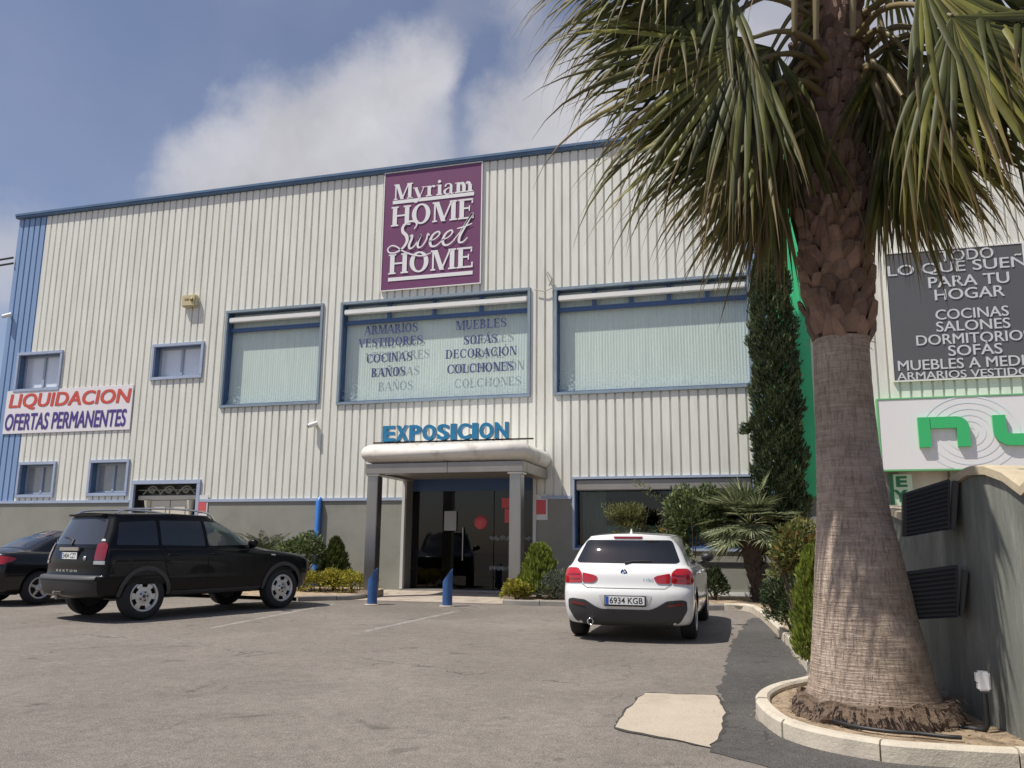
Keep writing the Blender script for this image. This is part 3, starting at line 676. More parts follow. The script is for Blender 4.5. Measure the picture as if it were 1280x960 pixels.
# side door with carved overlight
def side_door():
    x0,x1,z0,z1 = SIDE; mb = MB(); mb.box(x0-.02,x1+.02,YF-.05,YF+.03,z1-.09,z1+.02); mb.box(x0-.02,x0+.09,YF-.05,YF+.03,z0,z1-.09); mb.box(x1-.09,x1+.02,YF-.05,YF+.03,z0,z1-.09)
    w = part(mb, 'side_door', M_flight, bevel=.006)
    mb = MB(); mb.box(x0,x0+.03,YF+.031,YF+.27,z0,z1); mb.box(x1-.03,x1,YF+.031,YF+.27,z0,z1); mb.box(x0,x1,YF+.031,YF+.27,z1-.08,z1-.06); part(mb, 'reveal', M_dark, parent=w)
    mb = MB(); mb.box(x0,x1,YF+.27,YF+.29,z0,z1); part(mb, 'back_panel', mat('dark_iron_glass', (.05,.055,.05), .3), parent=w)
    cw = mat('cream_door', (.66,.62,.50), .5, var=.06); mb = MB(); xm = (x0+x1)/2+.05; zl = z1-.42
    for s in (-1,1):
        a, b = (xm-.62, xm-.012) if s < 0 else (xm+.012, xm+.62)
        mb.box(a,b,YF+.17,YF+.23,z0,zl-.1); mb.box(a+.12,b-.12,YF+.152,YF+.17,zl-1.0,zl-.26); mb.box(a+.12,b-.12,YF+.152,YF+.17,z0+.2,zl-1.15)
    mb.box(x0+.1,x1-.1,YF+.14,YF+.23,zl-.09,zl+.03)
    for x in (x0+.42, x1-.40):
        mb.lathe([(.03,z0),(.03,zl-.5),(.06,zl-.42),(.10,zl-.2),(.12,zl-.1)], (x,YF+.19,0), (0,0,1), 12)
    part(mb, 'door_leaf', cw, parent=w, bevel=.008)
    mb = MB(); gr = mat('wrought_scroll', (.33,.32,.24), .6)
    for k in range(3):
        x = x0+.55+k*(x1-x0-1.1)/2; z = z1-.24
        mb.tube([(x+.17*math.cos(t*.5)*(1-t/22), YF+.15, z+.12*math.sin(t*.5)*(1-t/22)) for t in range(20)], .022, 6)
        mb.tube([(x-.3,YF+.16,z-.12),(x-.12,YF+.16,z+.06),(x,YF+.16,z-.08),(x+.12,YF+.16,z+.06),(x+.3,YF+.16,z-.12)], .022, 6)
    mb.tube([(x0+.1,YF+.15,z1-.24),(x1-.1,YF+.15,z1-.24)], .015, 6); part(mb, 'scrollwork', gr, parent=w)
side_door()
# entrance
def entrance():
    x0,x1,z0,z1 = DOOR; mb = MB()
    mb.box(x0-.06,x0+.02,YF-.06,YF+.04,z0,z1+.06); mb.box(x1-.02,x1+.06,YF-.06,YF+.04,z0,z1+.06); mb.box(x0+.02,x1-.02,YF-.06,YF+.04,z1-.02,z1+.06)
    w = part(mb, 'entrance', mat('pale_door_frame', (.58,.57,.54), .4), bevel=.006)
    mb = MB(); mb.box(x0-.02,x0+.02,YF+.041,YF+.45,z0,z1); mb.box(x1-.02,x1+.02,YF+.041,YF+.45,z0,z1); mb.box(x0,x1,YF+.041,YF+.45,z1-.02,z1+.02); mb.box(x0-.06,x1+.06,YF-.05,YF+.45,z0-.08,z0+.01)
    part(mb, 'reveal', M_steel_d, parent=w)
    mb = MB(); mb.box(x0+.02,x1-.02,YF+.40,YF+.44,z1-.32,z1-.02); part(mb, 'header_panel', M_fblue, parent=w)
    xs = [x0+.02, x0+1.3, x0+2.2, x1-.02]; gm = glass_mat('door_glass', (.34,.36,.37))
    for k, (a, b) in enumerate(zip(xs, xs[1:])):
        mb = MB(); mb.box(a+.004,b-.004,YF+(.42 if k != 1 else .39),YF+(.43 if k != 1 else .40),z0+.012,z1-.321); part(mb, 'glass_leaf', gm, parent=w)
    fr = mat('frost_strip', (.20,.21,.20), .6)
    for zc in (1.02, 1.74):
        mb = MB()
        for i in range(46):
            x = xs[2]-.1+i*(xs[3]-xs[2]+.1)/46; mb.box(x,x+.012+.02*random.random(),YF+.384,YF+.386,zc-.05*random.random()-.01,zc+.02+.05*random.random())
        part(mb, 'frosted_strip', fr, parent=w)
    mb = MB(); c = at_y(563,650,YF+.38); mb.box(c.x-.16,c.x+.16,YF+.37,YF+.374,c.z-.26,c.z+.22); part(mb, 'paper_notice', mat('grey_paper', (.34,.34,.33), .7), parent=w)
    mb = MB(); c = at_y(601,653,YF+.38); mb.lathe([(0,0),(.17,0),(.17,.004),(0,.004)], (c.x,YF+.38,c.z), (0,-1,0), 20); part(mb, 'red_sticker', M_redsign, parent=w); c = at_y(634,638,YF+.38); mb = MB(); mb.box(c.x-.14,c.x+.2,YF+.37,YF+.374,c.z+.06,c.z+.3); part(mb, 'red_sticker', M_redsign, parent=w); mb = MB(); mb.box(c.x-.06,c.x+.2,YF+.365,YF+.369,c.z-.3,c.z+.04)
    part(mb, 'red_sticker', M_redsign, parent=w)
    mb = MB(); mb.tube([(xs[1]+.12,YF+.34,1.2),(xs[1]+.12,YF+.34,2.0)], .018, 8); part(mb, 'door_handle', M_steel, parent=w)
entrance()
def shop():
    x0,x1,z0,z1 = SHOP; mb = MB(); ring(mb, SHOP, .06, YF-.05, YF+.04); w = part(mb, 'shop_window', M_flight, bevel=.006)
    mb = MB(); a0,a1,c0,c1 = x0+.06,x1-.06,z0+.06,z1-.06
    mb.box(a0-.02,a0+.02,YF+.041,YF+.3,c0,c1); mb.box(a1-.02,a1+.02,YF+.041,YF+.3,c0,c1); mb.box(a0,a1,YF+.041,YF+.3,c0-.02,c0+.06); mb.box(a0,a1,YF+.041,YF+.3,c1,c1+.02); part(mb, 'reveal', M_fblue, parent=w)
    mb = MB(); mb.box(a0+.03,a1-.03,YF+.24,YF+.25,c0+.06,c1); part(mb, 'pane', glass_mat('shop_glass', (.55,.60,.60)), parent=w)
    mb = MB(); mb.box(a0+.03,a1-.03,YF-.01,YF+.16,c1-.26,c1-.02); part(mb, 'shutter_box', M_steel_d, parent=w, bevel=.02)
    mb = MB(); n = 14; V = []
    for i in range(n+1): V += [(a0+.1+i*.04, YF+.42+.02*(i%2), c0+.06),(a0+.1+i*.04, YF+.42+.02*(i%2), c1)]
    mb.add(V, [(2*i,2*i+2,2*i+3,2*i+1) for i in range(n)]); part(mb, 'curtain', M_blind, parent=w)
    mb = MB(); mb.box(a0+.7,a1,YF+.262,YF+.264,c0+.06,c0+.22); part(mb, 'window_film', mat('blue_film', (.05,.14,.42), .4), parent=w)
    mb = MB(); mb.box(a0+.7,a1,YF+.262,YF+.264,c0+.221,c0+.52); part(mb, 'window_film', mat('teal_film', (.20,.36,.36), .3, var=.5, vscale=5, col2=(.06,.12,.13), c2scale=4), parent=w)
shop()

# things inside the entrance
t = empty('plant_pot', (0,0,0), 'orange plant pot with pale bare sticks inside the entrance glass', 'pot')
mb = MB(); c = at_y(556,735,21.6); mb.lathe([(.02,.0),(.22,.0),(.33,.42),(.36,.42),(.36,.48),(.31,.48),(.30,.40),(.02,.40)], (c.x,21.6,.5), (0,0,1), 24); mb.build('pot', mat('terracotta', (.42,.13,.05), .7), t)
mb = MB()
for k in range(4): mb.tube([(c.x+.05*(k-1.5),21.6,.88),(c.x+.09*(k-1.5),21.6+.05*k,1.7+.2*(k%2))], .02, 6)
mb.build('stick', mat('pale_stick', (.4,.38,.33), .7), t); relocate(t, (c.x,21.6,.5))
t = empty('chair', (0,0,0), 'white chair frame standing in the dim entrance behind the glass', 'chair')
mb = MB(); c = at_y(525,735,22.2)
for sx in (-.22,.22):
    for sy in (-.2,.2): mb.tube([(c.x+sx,22.2+sy,.5),(c.x+sx,22.2+sy,.95 if sy < 0 else 1.4)], .022, 6)
mb.build('chair_frame', M_white, t)
mb = MB(); mb.box(c.x-.24,c.x+.24,21.97,22.42,.94,.98); mb.box(c.x-.24,c.x+.24,22.38,22.41,1.1,1.38); mb.build('seat', M_white, t); relocate(t, (c.x,22.2,.5))

# ------------------------------------------------------------------ entrance canopy and its letters
CX0, CX1, CY = -8.90, -5.02, 17.75
zt = at_y(560,551,CY).z; zb = at_y(560,577,CY).z; zbeam = at_y(560,591,CY+.15).z
can = empty('entrance_canopy', (0,0,0), 'white round-edged canopy on two square steel columns over the entrance', 'canopy')
def canopy():
    mb = MB(); H = zt-zb; prof = []
    for k in range(13):
        a = math.pi*(k/12-.5); prof.append((.0+.26*math.cos(a), (zt+zb)/2+H/2*math.sin(a)))
    prof = [(-.3, zb)]+prof+[(-.55, zt+.03)]
    path = [(CX0,YF-.02,(-1,0)),(CX0,CY,(-1,-1)),(CX1,CY,(1,-1)),(CX1,YF-.02,(1,0))]
    V = []; m = len(prof)
    for (x,y,(nx,ny)) in path:
        for (o, z) in prof: V.append((x+nx*(o-.26), y+ny*(o-.26), z))
    V2 = V
    F = [(i*m+k,i*m+k+1,(i+1)*m+k+1,(i+1)*m+k) for i in range(3) for k in range(m-1)]
    mb.add(V2, F, 0, True)
    o = mb.build('roof_edge', M_bull, can)
    for e in o.data.edges: pass
    mb = MB(); mb.box(CX0+.7,CX1-.7,CY+.7,YF-.02,zt-.05,zt+.025); mb.box(CX0+.28,CX1-.28,CY+.28,YF-.02,zb+.0,zb+.04); mb.build('roof_panel', M_white, can)
    mb = MB(); bx0, bx1 = CX0+.08, CX1-.08
    mb.box(bx0,(bx0+bx1)/2+.12,CY+.10,CY+.42,zbeam,zb-.004); mb.box((bx0+bx1)/2+.126,bx1,CY+.10,CY+.42,zbeam,zb-.004); mb.box(bx0,bx0+.3,CY+.422,YF-.02,zbeam,zb-.004); mb.box(bx1-.3,bx1,CY+.422,YF-.02,zbeam,zb-.004); mb.build('beam', mat('beam_metal', (.33,.30,.265), .4, .6, var=.12, vscale=2), can, bevel=.008)
    mb = MB(); mb.box(bx0+.3,bx1-.3,CY+.42,YF-.05,zbeam+.06,zbeam+.10); mb.build('soffit', M_steel_d, can)
    for x in (-8.66, -5.29):
        mb = MB(); z0 = gz(18)+.05; mb.box(x-.13,x+.13,CY+.16,CY+.42,z0,zbeam-.045); c = mb.build('column', mat('polished_steel', (.36,.34,.31), .28, .9, var=.12, vscale=3, stretch=(1,1,.2)), can, bevel=.012)
        mb = MB(); mb.box(x-.17,x+.17,CY+.12,CY+.46,zbeam-.045,zbeam-.003); mb.build('capital', M_bull, c, bevel=.008)
        mb = MB(); mb.box(x-.22,x+.22,CY+.08,CY+.50,z0-.03,z0+.10); mb.build('base_block', mat('base_stone', (.30,.24,.18), .8), c, bevel=.01)
canopy(); relocate(can, (-6.96,CY,gz(CY)))
let = empty('entrance_letters', (0,0,0), 'raised blue capitals reading EXPOSICION standing along the canopy top', 'sign')
mb = MB(); YL = CY+.30; xa = at_y(480,545,YL).x; xb = at_y(636,545,YL).x; zl = zt+.055
mb.box(xa-.25,xb+.55,YL-.02,YL+.06,zl-.03,zl-.002); mb.build('rail', M_black, let)
word = 'EXPOSICION'; wd = [1,1.06,1,1.12,1,.45,1.08,.45,1.14,1.1]; tot = sum(wd)+.16*9; x = xa; k_ = (xb-xa)/tot
for ch, w_ in zip(word, wd):
    mb = MB(); place_text(mb, sans(ch, bold=.035, ext=.1), x, x+w_*k_, zl, zl+.36, YL+.05, depth=.13)
    o = mb.build('letter', M_cyan, let); x += (w_+.16)*k_
relocate(let, ((xa+xb)/2,YL,zl))

# ------------------------------------------------------------------ wall signs
def flat_sign(name, label, cat, X0, X1, Z0, Z1, Y, m, th=.04, edge=None):
    t = empty(name, (0,0,0), label, cat); mb = MB(); mb.box(X0,X1,Y-th,Y,Z0,Z1); mb.build('board', m, t, bevel=.006)
    if edge:
        e, em = edge; mb = MB(); ring(mb, (X0-e,X1+e,Z0-e,Z1+e), e-.003, Y-th-.012, Y); mb.build('edge', em, t)
    return t
X0, X1, Z0, Z1 = -9.62,-6.88,8.14,11.42
t = flat_sign('wall_sign', 'tall purple board with white serif lettering high on the cream wall', 'sign', X0, X1, Z0, Z1, YF-.012, M_purple, edge=(.028, M_white))
mb = MB(); h = Z1-Z0; wx = X1-X0; Y = YF-.06
def sx(f): return X0+wx*f
def szz(f): return Z1-h*f
mb.box(sx(.09),sx(.93),Y-.004,Y,szz(.275),szz(.245)); mb.box(sx(.07),sx(.93),Y-.004,Y,szz(.93),szz(.90))
place_text(mb, serif('Myriam'), sx(.10), sx(.92), szz(.285), szz(.105), Y-.005)
place_text(mb, serif('HOME'), sx(.08), sx(.93), szz(.47), szz(.295), Y-.006)
place_text(mb, serif('HOME'), sx(.07), sx(.93), szz(.875), szz(.70), Y-.006)
place_text(mb, script_sweet(), sx(.05), sx(.93), szz(.745), szz(.42), Y-.016)
mb.build('lettering', M_sign_white, t); relocate(t, ((X0+X1)/2,YF,Z0))
X0, X1, Z0, Z1 = -21.72,-17.2,4.69,6.0-.02
t = flat_sign('banner', 'white banner with red LIQUIDACION over indigo OFERTAS PERMANENTES', 'banner', X0, X1, Z0, Z1, YF-.012, mat('banner_white', (.80,.76,.77), .5, var=.03), th=.02)
mb = MB(); place_text(mb, heavy('LIQUIDACION', .032, .10), X0+.12, X1-.05, Z0+.70, Z1-.10, YF-.036); mb.build('lettering', M_red, t)
mb = MB(); place_text(mb, heavy('OFERTAS PERMANENTES', .028, .12), X0+.06, X1-.15, Z0+.10, Z0+.60, YF-.036); mb.build('lettering', M_indigo, t); relocate(t, ((X0+X1)/2,YF,Z0))
def notice(px, py, label, Y=YF-.02):
    c = at_y(px, py, Y); t = empty('notice', (c.x,Y,c.z), label, 'notice'); mb = MB(); mb.box(-.17,.17,-.02,0,-.30,.30); mb.build('plate', M_paper, t)
    mb = MB(); mb.box(-.13,.13,-.026,-.0205,-.17,.17); mb.build('print', M_redsign, t)
notice(676,634,'small white and red notice right of the entrance glass, on the grey plinth')
notice(253,633,'red notice on the plinth beside the cream side door')
# alarm box, cameras, pipe, cables
c = at_y(240,378,YF); t = empty('alarm_box', (c.x,YF-.01,c.z), 'yellowed alarm box on the cream cladding above the small window', 'alarm')
mb = MB(); mb.box(-.23,.23,-.16,0,-.16,.18); mb.build('case', mat('yellowed_plastic', (.55,.48,.28), .5), t, bevel=.03)
mb = MB(); mb.box(-.12,.02,-.168,-.161,.02,.07); mb.lathe([(0,0),(.05,0),(.05,.03),(0,.03)], (.12,-.16,.03), (0,-1,0), 12); mb.build('lamp', mat('amber', (.28,.19,.08), .4), t)
def camera_thing(px, py, label):
    c = at_y(px, py, YF); t = empty('security_camera', (c.x,YF-.005,c.z), label, 'camera')
    mb = MB(); mb.tube([(0,0,.02),(0,-.12,.02)], .03, 8); mb.build('bracket', M_white, t)
    mb = MB(); mb.tube([(.06,-.05,.06),(-.12,-.19,-.04)], .06, 10); mb.build('housing', M_white, t)
    mb = MB(); mb.tube([(-.121,-.191,-.041),(-.127,-.196,-.044)], .045, 10); mb.build('lens', M_black, t)
camera_thing(395,532,'white security camera on the cream wall below the left large window')
camera_thing(14,396,'small white security camera high on the blue corner strip')
c = at_y(400,640,YF); t = tag((lambda m: (m.tube([(c.x,YF-.09,.5),(c.x,YF-.09,ZB-.06),(c.x,YF-.02,ZB+.0)], .075, 12), m)[1])(MB()).build('drainpipe', M_blue_pole), 'bright blue drainpipe running up the grey plinth', 'drainpipe')
mb = MB(); a = at_y(700,372,YF-.06); pts = [at_y(x,y,YF-.07) for x,y in ((683,342),(687,352),(691,360),(680,364),(668,362))]; mb.tube(pts, .012, 6); mb.tube([at_y(x,y,YF-.07) for x,y in ((684,340),(690,349),(686,357))], .02, 6)
tag(mb.build('loose_cable', mat('pale_cable', (.42,.40,.36), .6)), 'loose curled cable end on the cladding between two large windows', 'cable')
for (py, py2, lb) in ((321,322,'upper dark overhead cable left of the building corner'),(327,329,'lower dark overhead cable left of the building corner')):
    A = at_y(16,py2,YF-.05) ; B = at_y(-200,py-8,24); mb = MB(); P_ = [A.lerp(B,k/8)-Vector((0,0,.5*math.sin(math.pi*k/8))) for k in range(9)]; mb.tube(P_, .035, 5)
    tag(mb.build('overhead_cable', M_black), lb, 'cable')
# bollards
for (px, py, lb) in ((465,756,'blue slant-cut bollard beside the clipped hedge and left column'),(559,758,'blue slant-cut bollard in front of the entrance glass')):
    b = at_g(px, py); t = empty('bollard', (b.x,b.y,gz(b.y)), lb, 'bollard', 'blue bollards before the entrance'); mb = MB(); n = 24; r_ = .098; V = []
    for ring_ in range(4):
        for k in range(n):
            a = 2*math.pi*k/n; ca, sa = math.cos(a), math.sin(a); top = .60+.13*(ca*.93+sa*.2)*(1)
            rr = r_ if ring_ < 2 else (r_-.012 if ring_ == 2 else r_-.014); V.append((rr*ca, rr*sa, (0, top, top, .3)[ring_]))
    F = [(i*n+k,i*n+(k+1)%n,(i+1)*n+(k+1)%n,(i+1)*n+k) for i in range(3) for k in range(n)]+[tuple(3*n+k for k in range(n))]
    mb.add(V, F, 0, False); o = mb.build('post', M_bollard, t); 
    for p in o.data.polygons: p.use_smooth = len(p.vertices) == 4
    o.data.set_sharp_from_angle(angle=R(40))
    mb = MB(); mb.lathe([(.1,.0),(.16,.0),(.15,.014),(.1,.02)], (0,0,0), (0,0,1), 20); mb.build('collar', M_conc, t)

# ------------------------------------------------------------------ neighbouring shop
nb = empty('neighbouring_shop', (4,YF,.44), 'cream ribbed shop with a green corner fin and grey plinth beside the blue-trimmed showroom', 'building')
part(ribbed(.98, 9, 3.2, ZT-.02, YF, []), 'cladding', M_clad, nb)
mb = MB(); mb.box(.98,2.6,YF+.02,YF+.3,.2,3.2); mb.box(3.6,9,YF+.02,YF+.3,.2,3.2); part(mb, 'plinth', mat('pale_grey_plinth', (.30,.29,.26), .85, var=.1), nb)
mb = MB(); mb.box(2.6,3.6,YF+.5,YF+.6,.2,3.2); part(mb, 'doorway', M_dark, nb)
mb = MB(); mb.box(.98,9,YF-.09,YF+.3,ZT-.02,ZT+.16); part(mb, 'roof_trim', M_trim, nb)
mb = MB(); mb.box(.98,9,YF+.35,44,0.2,ZT-.05); part(mb, 'rear_volume', M_clad, nb)
mb = MB(); mb.box(.26,.96,YF-.35,YF+.2,at_y(1012,621,YF-.3).z,ZT+.05); part(mb, 'green_fin', M_greenp, nb, bevel=.01)
mb = MB(); mb.box(.10,.97,YF-.02,YF+.2,.2,at_y(1012,621,YF-.3).z); part(mb, 'pier', M_plinth, nb)
c = at_y(1014,657,YF-.03); t = empty('wall_lamp', (c.x-.04,YF-.02,c.z), 'pale shell-shaped wall lamp on the pier under the green fin', 'lamp')
mb = MB(); mb.lathe([(.03,-.26),(.10,-.16),(.19,.05),(.215,.17),(.20,.18),(.0,.15)], (0,-.20,0), (0,0,1), 20); mb.build('shade', mat('cream_shade', (.70,.64,.48), .5), t)
mb = MB(); mb.box(-.05,.05,-.1,0,-.1,.1); mb.build('bracket', M_steel_d, t)
t = flat_sign('wall_sign', 'dark grey board listing furniture in pale capitals on the neighbouring shop', 'sign', 2.66, 5.36, 5.14, 8.0, YF-.012, M_gsign, edge=(.035, M_white))
mb = MB()
def GT(txt, px, py, hpx, X0=None, X1=None):
    c = at_y(px, py, YF-.06); hh = hpx/FPX*19.7; V, F = sans(txt, bold=.004); w_ = (V[:,0].max()-V[:,0].min())
    return txt, c, hh
def gline(txt, pxl, pxr, py, hpx, acc=0):
    a = at_y(pxl, py, YF-.06); b = at_y(pxr, py, YF-.06); c = at_y((pxl+pxr)/2, py, YF-.06); hh = hpx/FPX*20*1.03
    place_text(mb, heavy(txt, .012), a.x, b.x, c.z-hh/2, c.z+hh/2*(1.55 if acc else 1), YF-.06)
gline('TODO',1174,1242,318,13); gline('LO QUE SUEÑAS',1109,1318,333,14,1); gline('PARA TU',1160,1262,350,13); gline('HOGAR',1168,1256,366,13)
gline('COCINAS',1169,1261,391,12); gline('SALONES',1170,1263,406,12); gline('DORMITORIOS',1145,1289,422,12); gline('SOFÁS',1185,1253,437,12,1)
gline('MUEBLES A MEDIDA',1122,1314,453,12); gline('ARMARIOS VESTIDORES',1121,1318,466.5,9)
mb.build('lettering', M_ltext, t); relocate(t, (4,YF,5.14))
zn0, zn1 = at_y(1190,586,YF-.2).z, at_y(1190,497,YF-.2).z
t = flat_sign('fascia_sign', 'white fascia sign with pale ripple rings and raised green lower case letters', 'sign', 2.27, 5.7, zn0, zn1, YF+.0, M_sign_white, th=.22, edge=(.03, mat('pale_green_edge', (.18,.50,.22), .5)))
mb = MB(); Yn = YF-.222; c = at_y(1212,541,Yn)
for k in range(6):
    r_ = .14+k*.14; n = 48; V = []
    for i in range(n):
        a = 2*math.pi*i/n; 
        for d in (-.022,.022): V.append((c.x+(r_+d)*math.cos(a)*(1+.02*k), Yn-.003, c.z+(r_+d)*math.sin(a)*.92))
    mb.add(V, [(2*i,2*((i+1)%n),2*((i+1)%n)+1,2*i+1) for i in range(n)])
mb.build('ripple_rings', mat('ripple_blue', (.75,.79,.81), .5, var=.05), t)
def stroke3(mb, pts, w, y0, y1):
    """flat band of width w along pts in the wall plane, extruded"""
    P = [np.array(p) for p in pts]; V = []
    for i, p in enumerate(P):
        a = P[max(i-1,0)]; b = P[min(i+1,len(P)-1)]; d = (b-a)/np.linalg.norm(b-a); n = np.array([-d[1], d[0]])*w/2
        for s in (1,-1):
            for y in (y0, y1): V.append((p[0]+n[0]*s, y, p[1]+n[1]*s))
    F = []
    for i in range(len(P)-1):
        o = i*4; F += [(o,o+4,o+6,o+2),(o+1,o+3,o+7,o+5),(o,o+1,o+5,o+4),(o+2,o+6,o+7,o+3)]
    F += [(0,2,3,1),(len(P)*4-4,len(P)*4-3,len(P)*4-1,len(P)*4-2)]; mb.add(V, F)
a = at_y(1149,560,Yn); b = at_y(1211,521,Yn); w_ = .24; zb_ = at_y(1180,559,Yn).z; zt_ = at_y(1180,521.5,Yn).z
def arcp(cx, cz, r_, a0, a1, n=7): return [(cx+r_*math.cos(math.radians(a0+(a1-a0)*i/n)), cz+r_*math.sin(math.radians(a0+(a1-a0)*i/n))) for i in range(n+1)]
mb = MB(); L_, R_ = a.x+w_/2, b.x-w_/2-.02
mb.box(a.x,a.x+w_-.01,Yn-.09,Yn-.004,zb_,zt_); stroke3(mb, [(a.x+w_+.0,zt_-.12)]+arcp(R_-.12,zt_-.24,.12,90,0)+[(R_,zb_)], w_, Yn-.085, Yn-.004); mb.build('letter', M_green, t)
mb = MB(); a2 = at_y(1243,560,Yn); L_ = a2.x+w_/2; R_ = L_+.98
stroke3(mb, [(L_,zt_)]+arcp(L_+.2,zb_+.12+.2,.2,180,270)+[(R_-.2,zb_+.12)]+arcp(R_-.2,zb_+.32,.2,270,360)+[(R_,zt_)], w_, Yn-.085, Yn-.004); mb.build('letter', M_green, t)
relocate(t, (4,YF,zn0))
a = at_y(1111,593,YF-.05); b = at_y(1142,622,YF-.05)
t = flat_sign('door_sign', 'small pale sign with dark green capitals E and Y under the fascia', 'sign', a.x, b.x, b.z-.3, a.z, YF-.012, mat('pale_green_board', (.55,.70,.50), .5), th=.03)
mb = MB(); place_text(mb, sans('E', bold=.04), a.x+.13, b.x-.10, a.z-.27, a.z-.04, YF-.05); place_text(mb, sans('Y', bold=.04), a.x+.06, b.x-.10, a.z-.58, a.z-.33, YF-.05)
mb.box(a.x,a.x+.08,YF-.05,YF-.043,b.z-.3,a.z); mb.build('lettering', mat('dark_green_letter', (.02,.17,.07), .5), t); relocate(t, (a.x,YF,b.z))

# ------------------------------------------------------------------ vehicles
# local axes: x forward from the rear bumper, y left, z up
def lerp_tab(t, x):
    if not isinstance(t, (list, tuple)): return t
    return float(np.interp(x, [p[0] for p in t], [p[1] for p in t]))
def car_surface(rows, nside=46, nc=12, dens=6):
    """rows: dicts xr xf w z cr cf nr nf taper -> right half grid"""
    G_ = []
    for r in rows:
        pts = []
        nr, nf = r.get('nr',2.6), r.get('nf',2.4); cr, cf = r.get('cr',.35), r.get('cf',.6); xr, xf = r['xr'], r['xf']
        def wid(x): return lerp_tab(r['w'], x)
        for k in range(nc):
            a = math.pi/2*k/nc; x = xr+cr*(1-math.cos(a)**(2/nr)); y = wid(xr+cr)*math.sin(a)**(2/nr); pts.append((x,y))
        for k in range(nside+1):
            x = xr+cr+(xf-cf-xr-cr)*k/nside; pts.append((x, wid(x)))
        for k in range(1, nc+1):
            a = math.pi/2*(1-k/nc); x = xf-cf*(1-max(0,math.cos(a))**(2/nf)); y = wid(xf-cf)*max(0,math.sin(a))**(2/nf); pts.append((x,y))
        G_.append([(x, -y, lerp_tab(r['z'], x) + r.get('crown',0)*(1-(y/max(.01,wid(x)))**2)) for x, y in pts])
    G_ = np.array(G_)                                  # rows, cols, 3
    D = crom(G_.reshape(len(rows), -1), dens).reshape(-1, G_.shape[1], 3)
    D[:,:,1] = np.minimum(D[:,:,1], 0); D[:,0,1] = 0; D[:,-1,1] = 0; D[-1,:,1] = 0
    return D
def car_mesh(D):
    nr, nc, _ = D.shape; V = []; F = []
    for s in (1,-1):
        o = len(V); V += [(p[0],p[1]*s,p[2]) for row in D for p in row]
        for i in range(nr-1):
            for j in range(nc-1):
                q = (o+i*nc+j, o+i*nc+j+1, o+(i+1)*nc+j+1, o+(i+1)*nc+j); F.append(q if s == 1 else q[::-1])
        if s == 1: a = [i for i in range(nc)]
        else: b = [o+i for i in range(nc)]
    for j in range(nc-1): F.append((a[j+1],a[j],b[j],b[j+1]))
    return V, F
